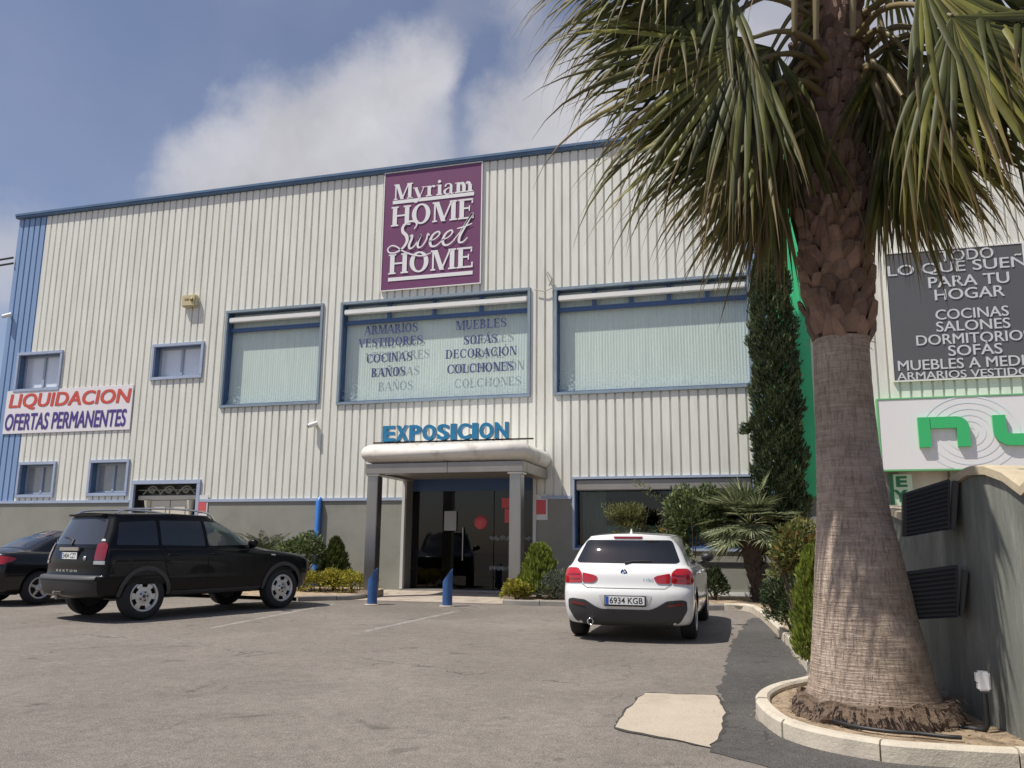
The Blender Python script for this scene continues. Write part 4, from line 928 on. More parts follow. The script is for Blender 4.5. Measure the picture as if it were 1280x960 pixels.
class Car:
    def __init__(s, name, label, rows, pose, paint, wheels, R_, tw, track, label_cat='car', Lg=4.3):
        x, y, th = pose; s.root = empty(name, (0,0,0), label, label_cat); s.paint = paint
        s.D = car_surface(rows); V, F = car_mesh(s.D)
        bm = bmesh.new(); vs = [bm.verts.new(v) for v in V]
        for f in F:
            try: bm.faces.new([vs[i] for i in f])
            except ValueError: pass
        bmesh.ops.remove_doubles(bm, verts=bm.verts, dist=4e-4); bmesh.ops.dissolve_degenerate(bm, edges=bm.edges, dist=1e-4)
        bmesh.ops.recalc_face_normals(bm, faces=bm.faces); s.bvh = BVHTree.FromBMesh(bm)
        me = bpy.data.meshes.new('body'); bm.to_mesh(me); bm.free(); me.materials.append(paint); me.materials.append(M_black)
        for p in me.polygons: p.use_smooth = True
        # wheel wells cut out of the closed shell
        cb = MB()
        for wx in wheels:
            for sgn in (-1,1): cb.lathe([(0,0),(R_+.055,0),(R_+.055,.42),(0,.42)], (wx, sgn*(track+.12), R_+.012), (0,-sgn,0), 40, smooth=True)
        co = cb.build('cutter', M_black, weld=True)
        bo = bpy.data.objects.new('body', me); link(bo)
        md = bo.modifiers.new('b', 'BOOLEAN'); md.object = co; md.operation = 'DIFFERENCE'; md.solver = 'EXACT'; md.material_mode = 'TRANSFER'
        dg = bpy.context.evaluated_depsgraph_get(); me2 = bpy.data.meshes.new_from_object(bo.evaluated_get(dg))
        bo.modifiers.clear(); bpy.data.objects.remove(co); bo.data = me2; me2.name = 'body'; s.body = bo; bo.parent = s.root
        try: me2.set_sharp_from_angle(angle=R(38))
        except Exception: pass
        # pose
        f = Vector((math.sin(th), math.cos(th), 0)); base = Vector((x,y,0))-f*wheels[0]
        s.root.location = (base.x, base.y, gz(base.y)+.004); pit = -math.atan(SL*math.cos(th))
        s.root.rotation_euler = (Matrix.Rotation(math.pi/2-th, 3, 'Z') @ Matrix.Rotation(pit, 3, 'Y')).to_euler()
        s.R, s.tw, s.track, s.wx = R_, tw, track, wheels
    def wheels(s, rim):
        for wx in s.wx:
            for sgn in (-1,1):
                mb = MB(); Rr, w = s.R, s.tw; c = (wx, sgn*s.track, s.R)
                ri = Rr*.66
                mb.lathe([(ri,-w/2+.01),(ri+.02,-w/2),(Rr-.03,-w/2+.004),(Rr-.004,-w/2+.03),(Rr,-w/4),(Rr,w/4),(Rr-.004,w/2-.03),(Rr-.03,w/2-.004),(ri+.02,w/2),(ri,w/2-.01),(ri-.01,w/2-.03),(ri-.01,-w/2+.03),(ri,-w/2+.01)], c, (0,sgn,0), 40)
                t = mb.build('wheel', M_rubber, s.root, weld=True); rim(t, c, ri, w, sgn)
    def decal(s, name, poly, view, m, off=.004, res=.045, parent=None, rnd=0., thick=0.):
        """lay a shaped panel on the body: view 'R' outline (y,z) seen from the rear, 'S' (x,z) right side, 'L' left side, 'T' (x,y) from above"""
        pts = [Vector(p) for p in poly]
        if rnd:
            q = []
            for i, p in enumerate(pts):
                a, b = pts[i-1], pts[(i+1) % len(pts)]; r = min(rnd, (p-a).length*.4, (b-p).length*.4); p0 = p+(a-p).normalized()*r; p1 = p+(b-p).normalized()*r
                for k in range(5): u = k/4; q.append(p0*(1-u)**2+p*2*u*(1-u)+p1*u*u)
            pts = q
        B = []
        for i in range(len(pts)):
            a, b = pts[i], pts[(i+1) % len(pts)]; n = max(1, int((b-a).length/res)); B += [a.lerp(b, k/n) for k in range(n)]
        nb_ = len(B); lo = Vector((min(p.x for p in B), min(p.y for p in B))); hi = Vector((max(p.x for p in B), max(p.y for p in B))); I = []
        y = lo.y+res*.6
        while y < hi.y-res*.3:
            x = lo.x+res*.6
            while x < hi.x-res*.3: I.append(Vector((x+random.uniform(-1,1)*res*.05, y))); x += res
            y += res
        r_ = delaunay_2d_cdt(B+I, [], [list(range(nb_))], 1, 1e-6); V = []; ok = []
        for p in r_[0]:
            if view == 'R': o, d = Vector((-3, p.x, p.y)), Vector((1,0,0))
            elif view == 'S': o, d = Vector((p.x, -4, p.y)), Vector((0,1,0))
            elif view == 'CR': d = Vector((.7071,.7071,0)); o = Vector((.7071,-.7071,0))*p.x+Vector((0,0,p.y))-d*4
            elif view == 'CL': d = Vector((.7071,-.7071,0)); o = Vector((.7071,.7071,0))*p.x+Vector((0,0,p.y))-d*4
            elif view == 'L': o, d = Vector((p.x, 4, p.y)), Vector((0,-1,0))
            else: o, d = Vector((p.x, p.y, 4)), Vector((0,0,-1))
            h, n, _, _ = s.bvh.ray_cast(o, d)
            if h is None or (view == 'R' and h.x > .62): ok.append(False); V.append(Vector((0,0,0))); continue
            if n.dot(d) > 0: n = -n
            V.append(h+n*off*.6-d*off*.6); ok.append(True)
        FF = [tuple(f) for f in r_[2] if all(ok[i] for i in f)]; par = list(range(len(FF))); ed = {}
        def fd(i):
            while par[i] != i: par[i] = par[par[i]]; i = par[i]
            return i
        for i, f in enumerate(FF):
            for a, b in zip(f, f[1:]+f[:1]):
                k = (min(a,b), max(a,b))
                if k in ed: par[fd(i)] = fd(ed[k])
                else: ed[k] = i
        cnt = {}
        for i in range(len(FF)): k = fd(i); cnt[k] = cnt.get(k, 0)+1
        if cnt: best = max(cnt, key=cnt.get); FF = [f for i, f in enumerate(FF) if fd(i) == best]
        mb = MB(); mb.add(V, FF, 0, True)
        return mb.build(name, m, parent or s.root)
    def line(s, name, pts, view, m, w=.008, off=.0035, parent=None):
        P = [Vector(p) for p in pts]; A = []; B = []
        for i, p in enumerate(P):
            d = (P[min(i+1,len(P)-1)]-P[max(i-1,0)]).normalized(); n = Vector((-d.y,d.x))*w/2; A.append(p+n); B.append(p-n)
        return s.decal(name, A+B[::-1], view, m, off=off, res=.06, parent=parent)
def mirror_y(p): return [(-a, b) for a, b in p][::-1]

M_wpaint = mat('white_car_paint', (.78,.78,.76), .28, coat=1, spec=.5)
M_bpaint = mat('black_car_paint', (.005,.005,.006), .3, coat=.22, spec=.15)
M_dpaint = mat('dark_grey_car_paint', (.010,.011,.013), .25, coat=.5, spec=.3)
M_cglass = mat('dark_car_glass', (.012,.013,.014), .04, coat=.6, spec=.6)
M_cglass2 = mat('light_car_glass', (.10,.115,.11), .04, coat=.6, spec=.6)
M_seam = mat('panel_gap', (.10,.10,.10), .8)
M_seamb = mat('black_panel_gap', (.002,.002,.002), .9)
M_tail = mat('red_lamp', (.42,.008,.014), .12, coat=1, var=.15, vscale=12)
M_tail2 = mat('deep_red_lamp', (.20,.006,.010), .12, coat=1)
M_chrome = mat('chrome', (.75,.75,.74), .12, 1.)
M_alloy = mat('alloy', (.56,.56,.56), .35, .75)
M_plate = mat('number_plate_white', (.72,.73,.72), .4)
M_eu = mat('plate_blue', (.02,.08,.42), .4)
M_grey = mat('bumper_grey', (.045,.045,.047), .55)

def rim_spoke(n, wide, dish=.02, m=None, holes=False):
    m = m or M_alloy
    def f(t, c, ri, w, sgn):
        ax = Vector((0,sgn,0)); cc = Vector(c); u = Vector((1,0,0)); v = Vector((0,0,1))
        mb = MB(); mb.lathe([(ri-.035,w/2-.05),(ri-.028,w/2-.012),(ri+.004,w/2-.004),(ri+.004,w/2-.02)], cc-ax*0, ax, 40); h = w/2-.03
        if holes:
            # steel-look cover: face plate with n round-cornered holes
            N_ = 60; ro, rmid0, rmid1 = ri-.03, ri*.60, ri*.86; V = []; F = []
            rad = [0.0, ri*.22, ri*.32, rmid0, rmid1, ro]; hh = [h+.012,h+.012,h-.006,h,h+.006,h+.004]
            for i, rr in enumerate(rad):
                for k in range(N_): a = 2*math.pi*k/N_; V.append(cc+(u*math.cos(a)+v*math.sin(a))*rr+ax*hh[i])
            for i in range(5):
                for k in range(N_):
                    if i == 3 and (k % (N_//n)) in range(2, N_//n-3): continue
                    F.append((i*N_+k, i*N_+(k+1)%N_, (i+1)*N_+(k+1)%N_, (i+1)*N_+k))
            mb.add(V, F, 0, True)
        else:
            for k in range(n):
                a = 2*math.pi*k/n+.3
                for da in (-.13,.13) if wide < .03 else (0,):
                    d = u*math.cos(a+da)+v*math.sin(a+da); tt = -u*math.sin(a+da)+v*math.cos(a+da)
                    mb.obox(cc+d*(ri*.5)+ax*(h-.012), d, tt, ax, ri*.48, wide/2, .012)
            mb.lathe([(0,h+.006),(.06,h+.006),(.075,h-.02)], cc, ax, 20)
        mb.build('rim', m, t)
        mb = MB(); mb.lathe([(0,-.02),(ri-.02,-.02)], cc+ax*(w/2-.12), ax, 30); mb.build('backing_disc', M_grey, t)  # dark backing added behind the rim so the gaps look shaded
        if holes:
            mb = MB()
            for k in range(5):
                a = 2*math.pi*k/5; p = cc+(u*math.cos(a)+v*math.sin(a))*ri*.27+ax*(h+.004); mb.lathe([(0,.012),(.014,.012),(.016,0)], p, ax, 8)
            mb.lathe([(0,.014),(.03,.014),(.036,.0)], cc+ax*h, ax, 16); mb.build('wheel_nut', M_grey, t)
    return f
def plate_text(car, txt, yc, zc, w, h, x_off=.012):
    pass
def number_plate(car, txt, yc, zc, w=.52, h=.11, eu=True, tilt=None, frame=True):
    """flat plate standing on the rear face"""
    hit, n, _, _ = car.bvh.ray_cast(Vector((-3,yc,zc)), Vector((1,0,0))); x = hit.x-.012
    mb = MB(); mb.box(x-.006,x,yc-w/2,yc+w/2,zc-h/2,zc+h/2); p = mb.build('number_plate', M_plate, car.root, bevel=.003)
    if frame: mb = MB(); mb.box(x+.0005,x+.02,yc-w/2-.012,yc+w/2+.012,zc-h/2-.02,zc+h/2+.008); mb.build('plate_holder', M_black, p)
    if eu: mb = MB(); mb.box(x-.008,x-.0065,yc+w/2-.045,yc+w/2-.004,zc-h/2+.004,zc+h/2-.004); mb.build('blue_band', M_eu, p)
    V, F = sans(txt, bold=.012); lo, hi = V.min(0), V.max(0); tw = w-.085 if eu else w-.06; y0 = yc+w/2-(.06 if eu else .03)
    Vn = [(x-.0075, y0-(v[0]-lo[0])/(hi[0]-lo[0])*tw, zc-h*.36+(v[1]-lo[1])/(hi[1]-lo[1])*h*.72) for v in V]
    mb = MB(); mb.add(Vn, F); mb.build('lettering', M_black, p)
def rear_text(car, txt, yl, yr, z0, z1, m, name='lettering', off=.008):
    V, F = sans(txt, bold=.01); lo, hi = V.min(0), V.max(0); out = []
    for v in V:
        y = yl+(v[0]-lo[0])/(hi[0]-lo[0])*(yr-yl); z = z0+(v[1]-lo[1])/(hi[1]-lo[1])*(z1-z0)
        h, n, _, _ = car.bvh.ray_cast(Vector((-3,y,z)), Vector((1,0,0))); out.append((h.x-off,y,z))
    mb = MB(); mb.add(out, F); return mb.build(name, m, car.root)
def mirrors(car, x, z, y, m, s=1.):
    for sgn in (-1,1):
        mb = MB(); pr = []
        for i in range(7):
            a = -math.pi/2+math.pi*i/6; pr.append((max(.001,.075*s*math.cos(a)), .10*s*math.sin(a)))
        mb.lathe(pr, (x, sgn*(y+.09), z+.05), (0,sgn,0.12), 14); mb.tube([(x+.03,sgn*(y-.03),z-.03),(x+.02,sgn*(y+.06),z)], .03, 8); mb.build('mirror', m, car.root)

# --- white hatchback
H_rows = [
 dict(z=.19, xr=.30, xf=4.10, w=.72, cr=.30, cf=.5),
 dict(z=.25, xr=.10, xf=4.24, w=.82, cr=.32, cf=.6),
 dict(z=.44, xr=.02, xf=4.30, w=[(0,.865),(2,.872),(4,.86)], cr=.34, cf=.7),
 dict(z=.62, xr=.00, xf=4.33, w=[(0,.878),(2,.872),(4,.87)], cr=.36, cf=.75),
 dict(z=[(0,.74),(2,.74),(4.2,.66)], xr=.045, xf=4.31, w=[(0,.880),(2,.870),(4,.865)], cr=.36, cf=.75),
 dict(z=[(0,.88),(2,.87),(3.4,.82),(4.2,.74)], xr=.07, xf=4.22, w=[(0,.868),(1.0,.878),(2,.868),(4,.84)], cr=.34, cf=.75),
 dict(z=[(0,.965),(2,.945),(3.2,.90),(4.2,.78)], xr=.13, xf=4.06, w=[(0,.832),(2,.842),(4,.76)], cr=.30, cf=.75),
 dict(z=[(0,1.015),(2,.985),(3.1,.965)], xr=.19, xf=3.08, w=[(0,.785),(2,.795),(3,.76)], cr=.26, cf=.5, crown=.02),
 dict(z=[(0,1.20),(1,1.22),(2.6,1.2)], xr=.34, xf=2.62, w=[(0,.685),(1.5,.70),(2.6,.68)], cr=.24, cf=.45, crown=.01),
 dict(z=[(.3,1.335),(1.2,1.365),(2.3,1.335)], xr=.40, xf=2.22, w=[(.3,.57),(1.5,.605),(2.2,.58)], cr=.22, cf=.35, crown=.03),
 dict(z=[(.3,1.375),(1.2,1.405),(2.2,1.37)], xr=.42, xf=2.12, w=[(.3,.48),(1.5,.52),(2.2,.48)], cr=.2, cf=.3, crown=.025),
 dict(z=[(.3,1.405),(1.2,1.435),(2.1,1.40)], xr=.44, xf=2.05, w=.0, cr=.2, cf=.3)]
h_ = Car('white_hatchback', 'white five door hatchback parked facing the shop, seen from behind', H_rows, (-1.93,12.45,-.015), M_wpaint, (.80,3.49), .315, .215, .758)
h_.wheels(rim_spoke(5, .026))
h_.decal('rear_window', [(-.585,1.325),(.585,1.325),(.70,1.045),(.66,1.02),(-.66,1.02),(-.70,1.045)], 'R', M_cglass, rnd=.05)
h_.decal('brake_light', [(-.20,1.372),(.20,1.372),(.19,1.345),(-.19,1.345)], 'R', M_tail2, off=.008)
for s_ in (1,-1):
    o1 = [(.86,.75),(.885,.87),(.80,.955),(.66,.955),(.60,.90),(.60,.765)]; o2 = [(.585,.765),(.585,.895),(.42,.865),(.37,.84),(.40,.785),(.44,.765)]
    if s_ < 0: o1, o2 = mirror_y(o1), mirror_y(o2)
    a_ = h_.decal('tail_light', o1, 'R', M_tail, off=.010, rnd=.03, res=.03); h_.decal('inner_lens', o2, 'R', M_tail, off=.010, rnd=.02, res=.03, parent=a_)
    for zz in (.80,.86):
        l_ = [(.80,zz),(.80,zz+.012),(.62,zz+.02),(.62,zz+.006)]; h_.decal('light_bar', l_ if s_ > 0 else mirror_y(l_), 'R', M_tail2, off=.014, parent=a_)
h_.decal('bumper_insert', [(-.79,.42),(-.79,.545),(-.72,.56),(-.54,.545),(-.40,.46),(-.32,.43),(.32,.43),(.40,.46),(.54,.545),(.72,.56),(.79,.545),(.79,.42),(.70,.27),(.58,.205),(-.58,.205),(-.70,.27)], 'R', M_grey, off=.006, rnd=.03)
for s_ in (1,-1):
    q = [(.74,.52),(.54,.495),(.56,.47),(.74,.49)]; h_.decal('reflector', q if s_ > 0 else mirror_y(q), 'R', M_tail2, off=.012)
h_.decal('plate_recess_shade', [(-.36,.615),(.36,.615),(.30,.475),(-.30,.475)], 'R', mat('shaded_white', (.60,.60,.58), .5), off=.003, rnd=.04)  # flat panel; the shade of the recess is painted as darker white
number_plate(h_, '6934 KGB', .0, .545)
h_.line('tailgate_gap', [(-.66,.955),(-.60,.76),(-.52,.70),(.52,.70),(.60,.76),(.66,.955)], 'R', M_seam, .007)
mb = MB(); mb.lathe([(.028,.02),(.034,-.05),(.042,-.05),(.042,.06)], (.06,.47,.265), (1,0,0), 20); mb.build('exhaust_pipe', M_chrome, h_.root)
hit = h_.bvh.ray_cast(Vector((-3,.02,.905)), Vector((1,0,0)))[0]
def roundel(car, hit):
    root = MB(); root.lathe([(0,0),(.041,0),(.041,.012),(0,.014)], hit+Vector((.004,0,0)), (-1,0,0), 32); b = root.build('badge', M_black, car.root)
    for q in range(4):
        mb = MB(); n = 8; V = [(hit.x-.0125, hit.y, hit.z)]+[(hit.x-.0125, hit.y+.027*math.cos(math.pi/2*(q+k/n)), hit.z+.027*math.sin(math.pi/2*(q+k/n))) for k in range(n+1)]
        mb.poly(V); mb.build('quadrant', M_sign_white if q % 2 else mat('badge_blue', (.03,.16,.5), .3), b)
    mb = MB(); mb.lathe([(.040,.0115),(.043,.0115),(.043,.0),(.040,0.)], hit, (-1,0,0), 32); mb.build('badge_ring', M_chrome, b)
roundel(h_, hit)
rear_text(h_, '118d', -.24, -.36, .80, .835, M_chrome)
mb = MB(); hp = [h_.bvh.ray_cast(Vector((-3,y,z)), Vector((1,0,0)))[0]-Vector((.015,0,0)) for y, z in ((.02,1.02),(-.08,1.045),(-.25,1.05),(-.33,1.048))]; mb.tube(hp, [.022,.014,.010,.007], 6); mb.build('rear_wiper', M_black, h_.root)
mb = MB(); q = h_.bvh.ray_cast(Vector((.72,0,3)), Vector((0,0,-1)))[0]; mb.add([(q.x-.02,-.02,q.z-.005),(q.x+.14,-.016,q.z-.005),(q.x+.14,.016,q.z-.005),(q.x-.02,.02,q.z-.005),(q.x,-.004,q.z+.06),(q.x,.004,q.z+.06)], [(0,1,4),(1,2,5,4),(2,3,5),(3,0,4,5)]); mb.build('antenna_fin', M_wpaint, h_.root)
for view in 'SL':
    h_.decal('side_window', [(.98,1.0),(1.10,1.20),(1.40,1.315),(1.78,1.325),(1.80,.985)], view, M_cglass, rnd=.03)
    h_.decal('side_window', [(1.84,.985),(1.83,1.325),(2.15,1.285),(2.52,1.13),(2.74,.985)], view, M_cglass, rnd=.03)
    h_.line('door_gap', [(1.82,1.0),(1.82,.5),(1.84,.27)], view, M_seam); h_.line('door_gap', [(1.08,.98),(1.06,.75),(1.25,.5),(1.30,.27)], view, M_seam); h_.line('door_gap', [(2.86,.95),(2.90,.6),(2.86,.27)], view, M_seam)
    h_.decal('sill_trim', [(1.22,.205),(1.22,.25),(3.0,.25),(3.0,.205)], view, M_grey, off=.006)
    for x in (1.28,2.1):
        sg = -1 if view == 'S' else 1; q = h_.bvh.ray_cast(Vector((x,sg*3,.865)), Vector((0,-sg,0)))[0]; mb = MB(); mb.tube([(x-.09,q.y+sg*.004,.862),(x-.07,q.y+sg*.03,.866),(x+.07,q.y+sg*.03,.866),(x+.09,q.y+sg*.004,.862)], .013, 8); mb.build('door_handle', M_wpaint, h_.root)
mirrors(h_, 2.62, 1.0, .84, M_black)
h_.decal('windscreen', [(2.42,-.48),(2.42,.48),(3.0,.62),(3.0,-.62)], 'T', M_cglass, rnd=.04)
h_.decal('front_plate', [(4.2,-.3),(4.2,.3),(4.26,.3),(4.26,-.3)], 'T', M_black)

# --- black sport utility car
S_rows = [
 dict(z=.34, xr=.35, xf=4.45, w=.78, cr=.3, cf=.5),
 dict(z=.40, xr=.06, xf=4.62, w=.88, cr=.3, cf=.6),
 dict(z=.58, xr=.00, xf=4.70, w=[(0,.92),(2.3,.925),(4.3,.91)], cr=.26, cf=.65),
 dict(z=.70, xr=.01, xf=4.72, w=[(0,.93),(2.3,.925),(4.3,.92)], cr=.24, cf=.65),
 dict(z=.73, xr=.09, xf=4.72, w=[(0,.93),(2.3,.925),(4.3,.92)], cr=.22, cf=.65),
 dict(z=[(0,.95),(3,.93),(4.5,.88)], xr=.11, xf=4.70, w=[(0,.93),(2.3,.925),(4.3,.91)], cr=.22, cf=.65),
 dict(z=[(0,1.06),(3,1.03),(4.5,.95)], xr=.13, xf=4.58, w=[(0,.92),(2.3,.92),(4.2,.89)], cr=.22, cf=.7),
 dict(z=[(0,1.13),(3,1.10),(3.6,1.06),(4.5,.98)], xr=.15, xf=4.42, w=[(0,.895),(2.3,.90),(4.2,.80)], cr=.22, cf=.7),
 dict(z=[(0,1.17),(3,1.13),(3.4,1.14)], xr=.16, xf=3.46, w=[(0,.86),(2.3,.865),(3.4,.80)], cr=.2, cf=.55, crown=.02),
 dict(z=[(0,1.42),(2.5,1.42)], xr=.27, xf=2.95, w=[(0,.785),(2.3,.79),(2.9,.76)], cr=.2, cf=.45, crown=.01),
 dict(z=[(.3,1.645),(1.5,1.67),(2.5,1.64)], xr=.35, xf=2.48, w=[(.3,.68),(1.5,.70),(2.5,.66)], cr=.2, cf=.35, crown=.02),
 dict(z=[(.3,1.70),(1.5,1.725),(2.5,1.69)], xr=.34, xf=2.38, w=[(.3,.60),(1.5,.62),(2.5,.58)], cr=.18, cf=.3, crown=.02),
 dict(z=[(.3,1.725),(1.5,1.75),(2.4,1.72)], xr=.36, xf=2.3, w=.0, cr=.18, cf=.3)]
s4 = Car('black_sport_utility_car', 'black sport utility car with silver roof rails parked nose to the hedge', S_rows, (-10.76,12.5,.335), M_bpaint, (.93,3.75), .372, .25, .80)
s4.wheels(rim_spoke(6, .05, holes=True))
s4.decal('rear_window', [(-.60,1.62),(.60,1.62),(.72,1.24),(.68,1.21),(-.68,1.21),(-.72,1.24)], 'R', mat('tailgate_glass', (.035,.038,.046), .06, coat=.5), rnd=.04)
for s_ in (1,-1):
    vw = 'CL' if s_ > 0 else 'CR'
    a_ = s4.decal('tail_light', [(.60,.96),(.79,.96),(.80,1.20),(.74,1.25),(.62,1.22)], vw, M_tail2, off=.012, rnd=.04, res=.03); s4.decal('clear_lens', [(.60,.90),(.79,.895),(.79,.953),(.60,.953)], vw, M_alloy, off=.012, parent=a_, res=.03); s4.decal('clear_lens', [(.67,1.26),(.745,1.26),(.73,1.295),(.68,1.295)], vw, M_alloy, off=.012, parent=a_, res=.03)
for view in 'SL':
    s4.decal('side_window', [(.42,1.20),(.50,1.56),(1.15,1.60),(1.16,1.19)], view, M_cglass, rnd=.03)
    s4.decal('side_window', [(1.22,1.19),(1.22,1.60),(2.02,1.60),(2.06,1.17)], view, mat('tinted_car_glass', (.030,.034,.034), .04, coat=.5), rnd=.03)
    s4.decal('side_window', [(2.13,1.17),(2.09,1.60),(2.42,1.565),(2.72,1.42),(3.02,1.18)], view, M_cglass2, rnd=.03)  # opaque pane; reflection and view through it painted in as a paler colour
    for pts in ([(1.19,1.62),(1.19,1.15),(1.30,.80),(1.42,.45)],[(2.09,1.62),(2.10,1.1),(2.10,.45)],[(3.06,1.15),(3.10,.8),(3.02,.45)]): s4.line('door_gap', pts, view, M_seamb, .009)
    s4.decal('sill_guard', [(1.42,.36),(1.42,.44),(3.25,.44),(3.25,.36)], view, M_grey, off=.01)
    s4.decal('side_marker', [(3.46,.985),(3.46,1.005),(3.56,1.0),(3.56,.98)], view, M_paper, off=.012)
    sg = -1 if view == 'S' else 1
    for x in (1.42,2.28):
        q = s4.bvh.ray_cast(Vector((x,sg*3,1.03)), Vector((0,-sg,0)))[0]; mb = MB(); mb.tube([(x-.10,q.y+sg*.002,1.03),(x-.08,q.y+sg*.03,1.035),(x+.08,q.y+sg*.03,1.035),(x+.10,q.y+sg*.002,1.03)], .014, 8); mb.build('door_handle', M_bpaint, s4.root)
    mb = MB(); P_ = []
    for x, dz in ((.50,.0),(.62,.055),(.9,.075),(1.6,.075),(2.2,.05),(2.38,-.005)):
        q = s4.bvh.ray_cast(Vector((x,sg*.62,4)), Vector((0,0,-1)))[0]; P_.append((x,sg*.62,q.z+dz+.005))
    mb.tube(crom(np.array(P_),6), .017, 8); mb.build('roof_rail', M_chrome, s4.root)
    for wx in (.93,3.75):
        A_ = [(wx+(.372+.07)*math.cos(math.radians(a)), .385+(.372+.07)*math.sin(math.radians(a))) for a in range(0,181,10)]; s4.line('arch_trim', A_, view, M_grey, .07, off=.012)
s4.decal('bumper_step', [(-.86,.715),(-.86,.66),(.86,.66),(.86,.715)], 'R', M_grey, off=.02, rnd=.02)
s4.decal('lower_bumper', [(-.88,.65),(-.84,.42),(.84,.42),(.88,.65)], 'R', M_black, off=.006, rnd=.03)
mb = MB(); hx = s4.bvh.ray_cast(Vector((-3,0,1.08)), Vector((1,0,0)))[0].x
mb.box(hx-.045,hx-.005,-.30,.30,1.11,1.165); mb.build('chrome_strip', M_chrome, s4.root, bevel=.008)
number_plate(s4, '3404 CZT', .0, 1.03, .50, .11, True)
rear_text(s4, 'R E X T O N', .34, -.30, .775, .81, M_chrome)
mb = MB(); hh_ = s4.bvh.ray_cast(Vector((-3,-.46,.99)), Vector((1,0,0)))[0]; mb.lathe([(0,0),(.04,0),(.036,.015),(0,.018)], hh_, (-1,0,0), 16); mb.build('lock_cover', M_alloy, s4.root)
mb = MB(); hp = [s4.bvh.ray_cast(Vector((-3,y,z)), Vector((1,0,0)))[0]-Vector((.02,0,0)) for y, z in ((.02,1.20),(.02,1.28),(.25,1.32),(.40,1.33))]; mb.tube(hp, [.02,.014,.011,.008], 6); mb.build('rear_wiper', M_black, s4.root)
mb = MB(); mb.box(.31,.44,-.53,.53,1.672,1.705); mb.build('spoiler', M_bpaint, s4.root, bevel=.015)
mb = MB(); mb.tube([(.10,.30,.36),(.5,.32,.36)], .035, 10); mb.tube([(-.10,0,.46),(.2,0,.42)], .022, 8); mb.build('tow_bar', M_steel_d, s4.root)
s4.decal('windscreen', [(2.62,-.52),(2.62,.52),(3.36,.66),(3.36,-.66)], 'T', M_cglass, rnd=.05)
s4.decal('headlight', [(4.20,1.2*0-.86),(4.20,-.62),(4.56,-.56),(4.50,-.74)], 'T', M_cglass2, rnd=.04); s4.decal('headlight', [(4.50,.74),(4.56,.56),(4.20,.62),(4.20,.86)], 'T', M_cglass2, rnd=.04)
mirrors(s4, 2.98, 1.16, .90, M_bpaint, 1.15)

# --- dark saloon at the left edge
D_rows = [
 dict(z=.20, xr=.35, xf=4.35, w=.74, cr=.3, cf=.5),
 dict(z=.28, xr=.12, xf=4.5, w=.84, cr=.32, cf=.6),
 dict(z=.50, xr=.02, xf=4.58, w=.89, cr=.34, cf=.7),
 dict(z=.68, xr=.00, xf=4.60, w=.90, cr=.36, cf=.75),
 dict(z=[(0,.84),(4.4,.72)], xr=.03, xf=4.55, w=.89, cr=.36, cf=.75),
 dict(z=[(0,.97),(2,.93),(4.4,.79)], xr=.05, xf=4.4, w=[(0,.85),(4,.80)], cr=.34, cf=.75),
 dict(z=[(0,1.01),(.6,1.02),(2,.97),(3.3,.95)], xr=.12, xf=3.25, w=[(0,.78),(3.2,.76)], cr=.4, cf=.5, crown=.02),
 dict(z=[(.5,1.05),(2,1.0),(3.2,.98)], xr=.62, xf=3.15, w=[(0,.75),(3.2,.73)], cr=.3, cf=.5, crown=.01),
 dict(z=1.24, xr=1.05, xf=2.75, w=.65, cr=.28, cf=.45, crown=.01),
 dict(z=[(1,1.385),(2.4,1.38)], xr=1.48, xf=2.35, w=.56, cr=.25, cf=.3, crown=.02),
 dict(z=[(1,1.42),(2.4,1.415)], xr=1.58, xf=2.25, w=.45, cr=.2, cf=.25, crown=.02),
 dict(z=[(1,1.44),(2.4,1.435)], xr=1.66, xf=2.2, w=.0, cr=.2, cf=.25)]
c_ = at_g(45,756); th_ = .30; rx = Vector((math.cos(th_), -math.sin(th_), 0)); c_ = c_-rx*.80
d4 = Car('dark_saloon', 'dark saloon parked beyond the black sport utility car, before the grey plinth', D_rows, (c_.x,c_.y,th_), M_dpaint, (.95,3.65), .32, .22, .785)
d4.wheels(rim_spoke(5, .05))
d4.decal('rear_window', [(.75,-.60),(.75,.60),(1.42,.50),(1.42,-.50)], 'T', M_cglass, rnd=.04)
for s_ in (1,-1):
    q = [(.30,.80),(.46,.93),(.86,.945),(.92,.84),(.88,.79)]; d4.decal('tail_light', q if s_ > 0 else mirror_y(q), 'R', M_tail, off=.012, rnd=.03, res=.03)
for view in 'SL':
    d4.decal('tail_light_side', [(.10,.80),(.10,.94),(.34,.93),(.46,.89),(.34,.83)], view, M_tail, off=.010, res=.03, rnd=.02)
    d4.decal('side_window', [(1.20,1.06),(1.55,1.30),(1.9,1.345),(1.92,1.02)], view, M_cglass, rnd=.03); d4.decal('side_window', [(1.98,1.02),(1.97,1.345),(2.35,1.31),(2.72,1.16),(2.92,1.01)], view, M_cglass, rnd=.03)
    d4.line('door_gap', [(1.95,1.0),(1.96,.3)], view, M_seamb)
number_plate(d4, '7712 FBD', 0, .80)
mirrors(d4, 2.8, 1.03, .84, M_dpaint)

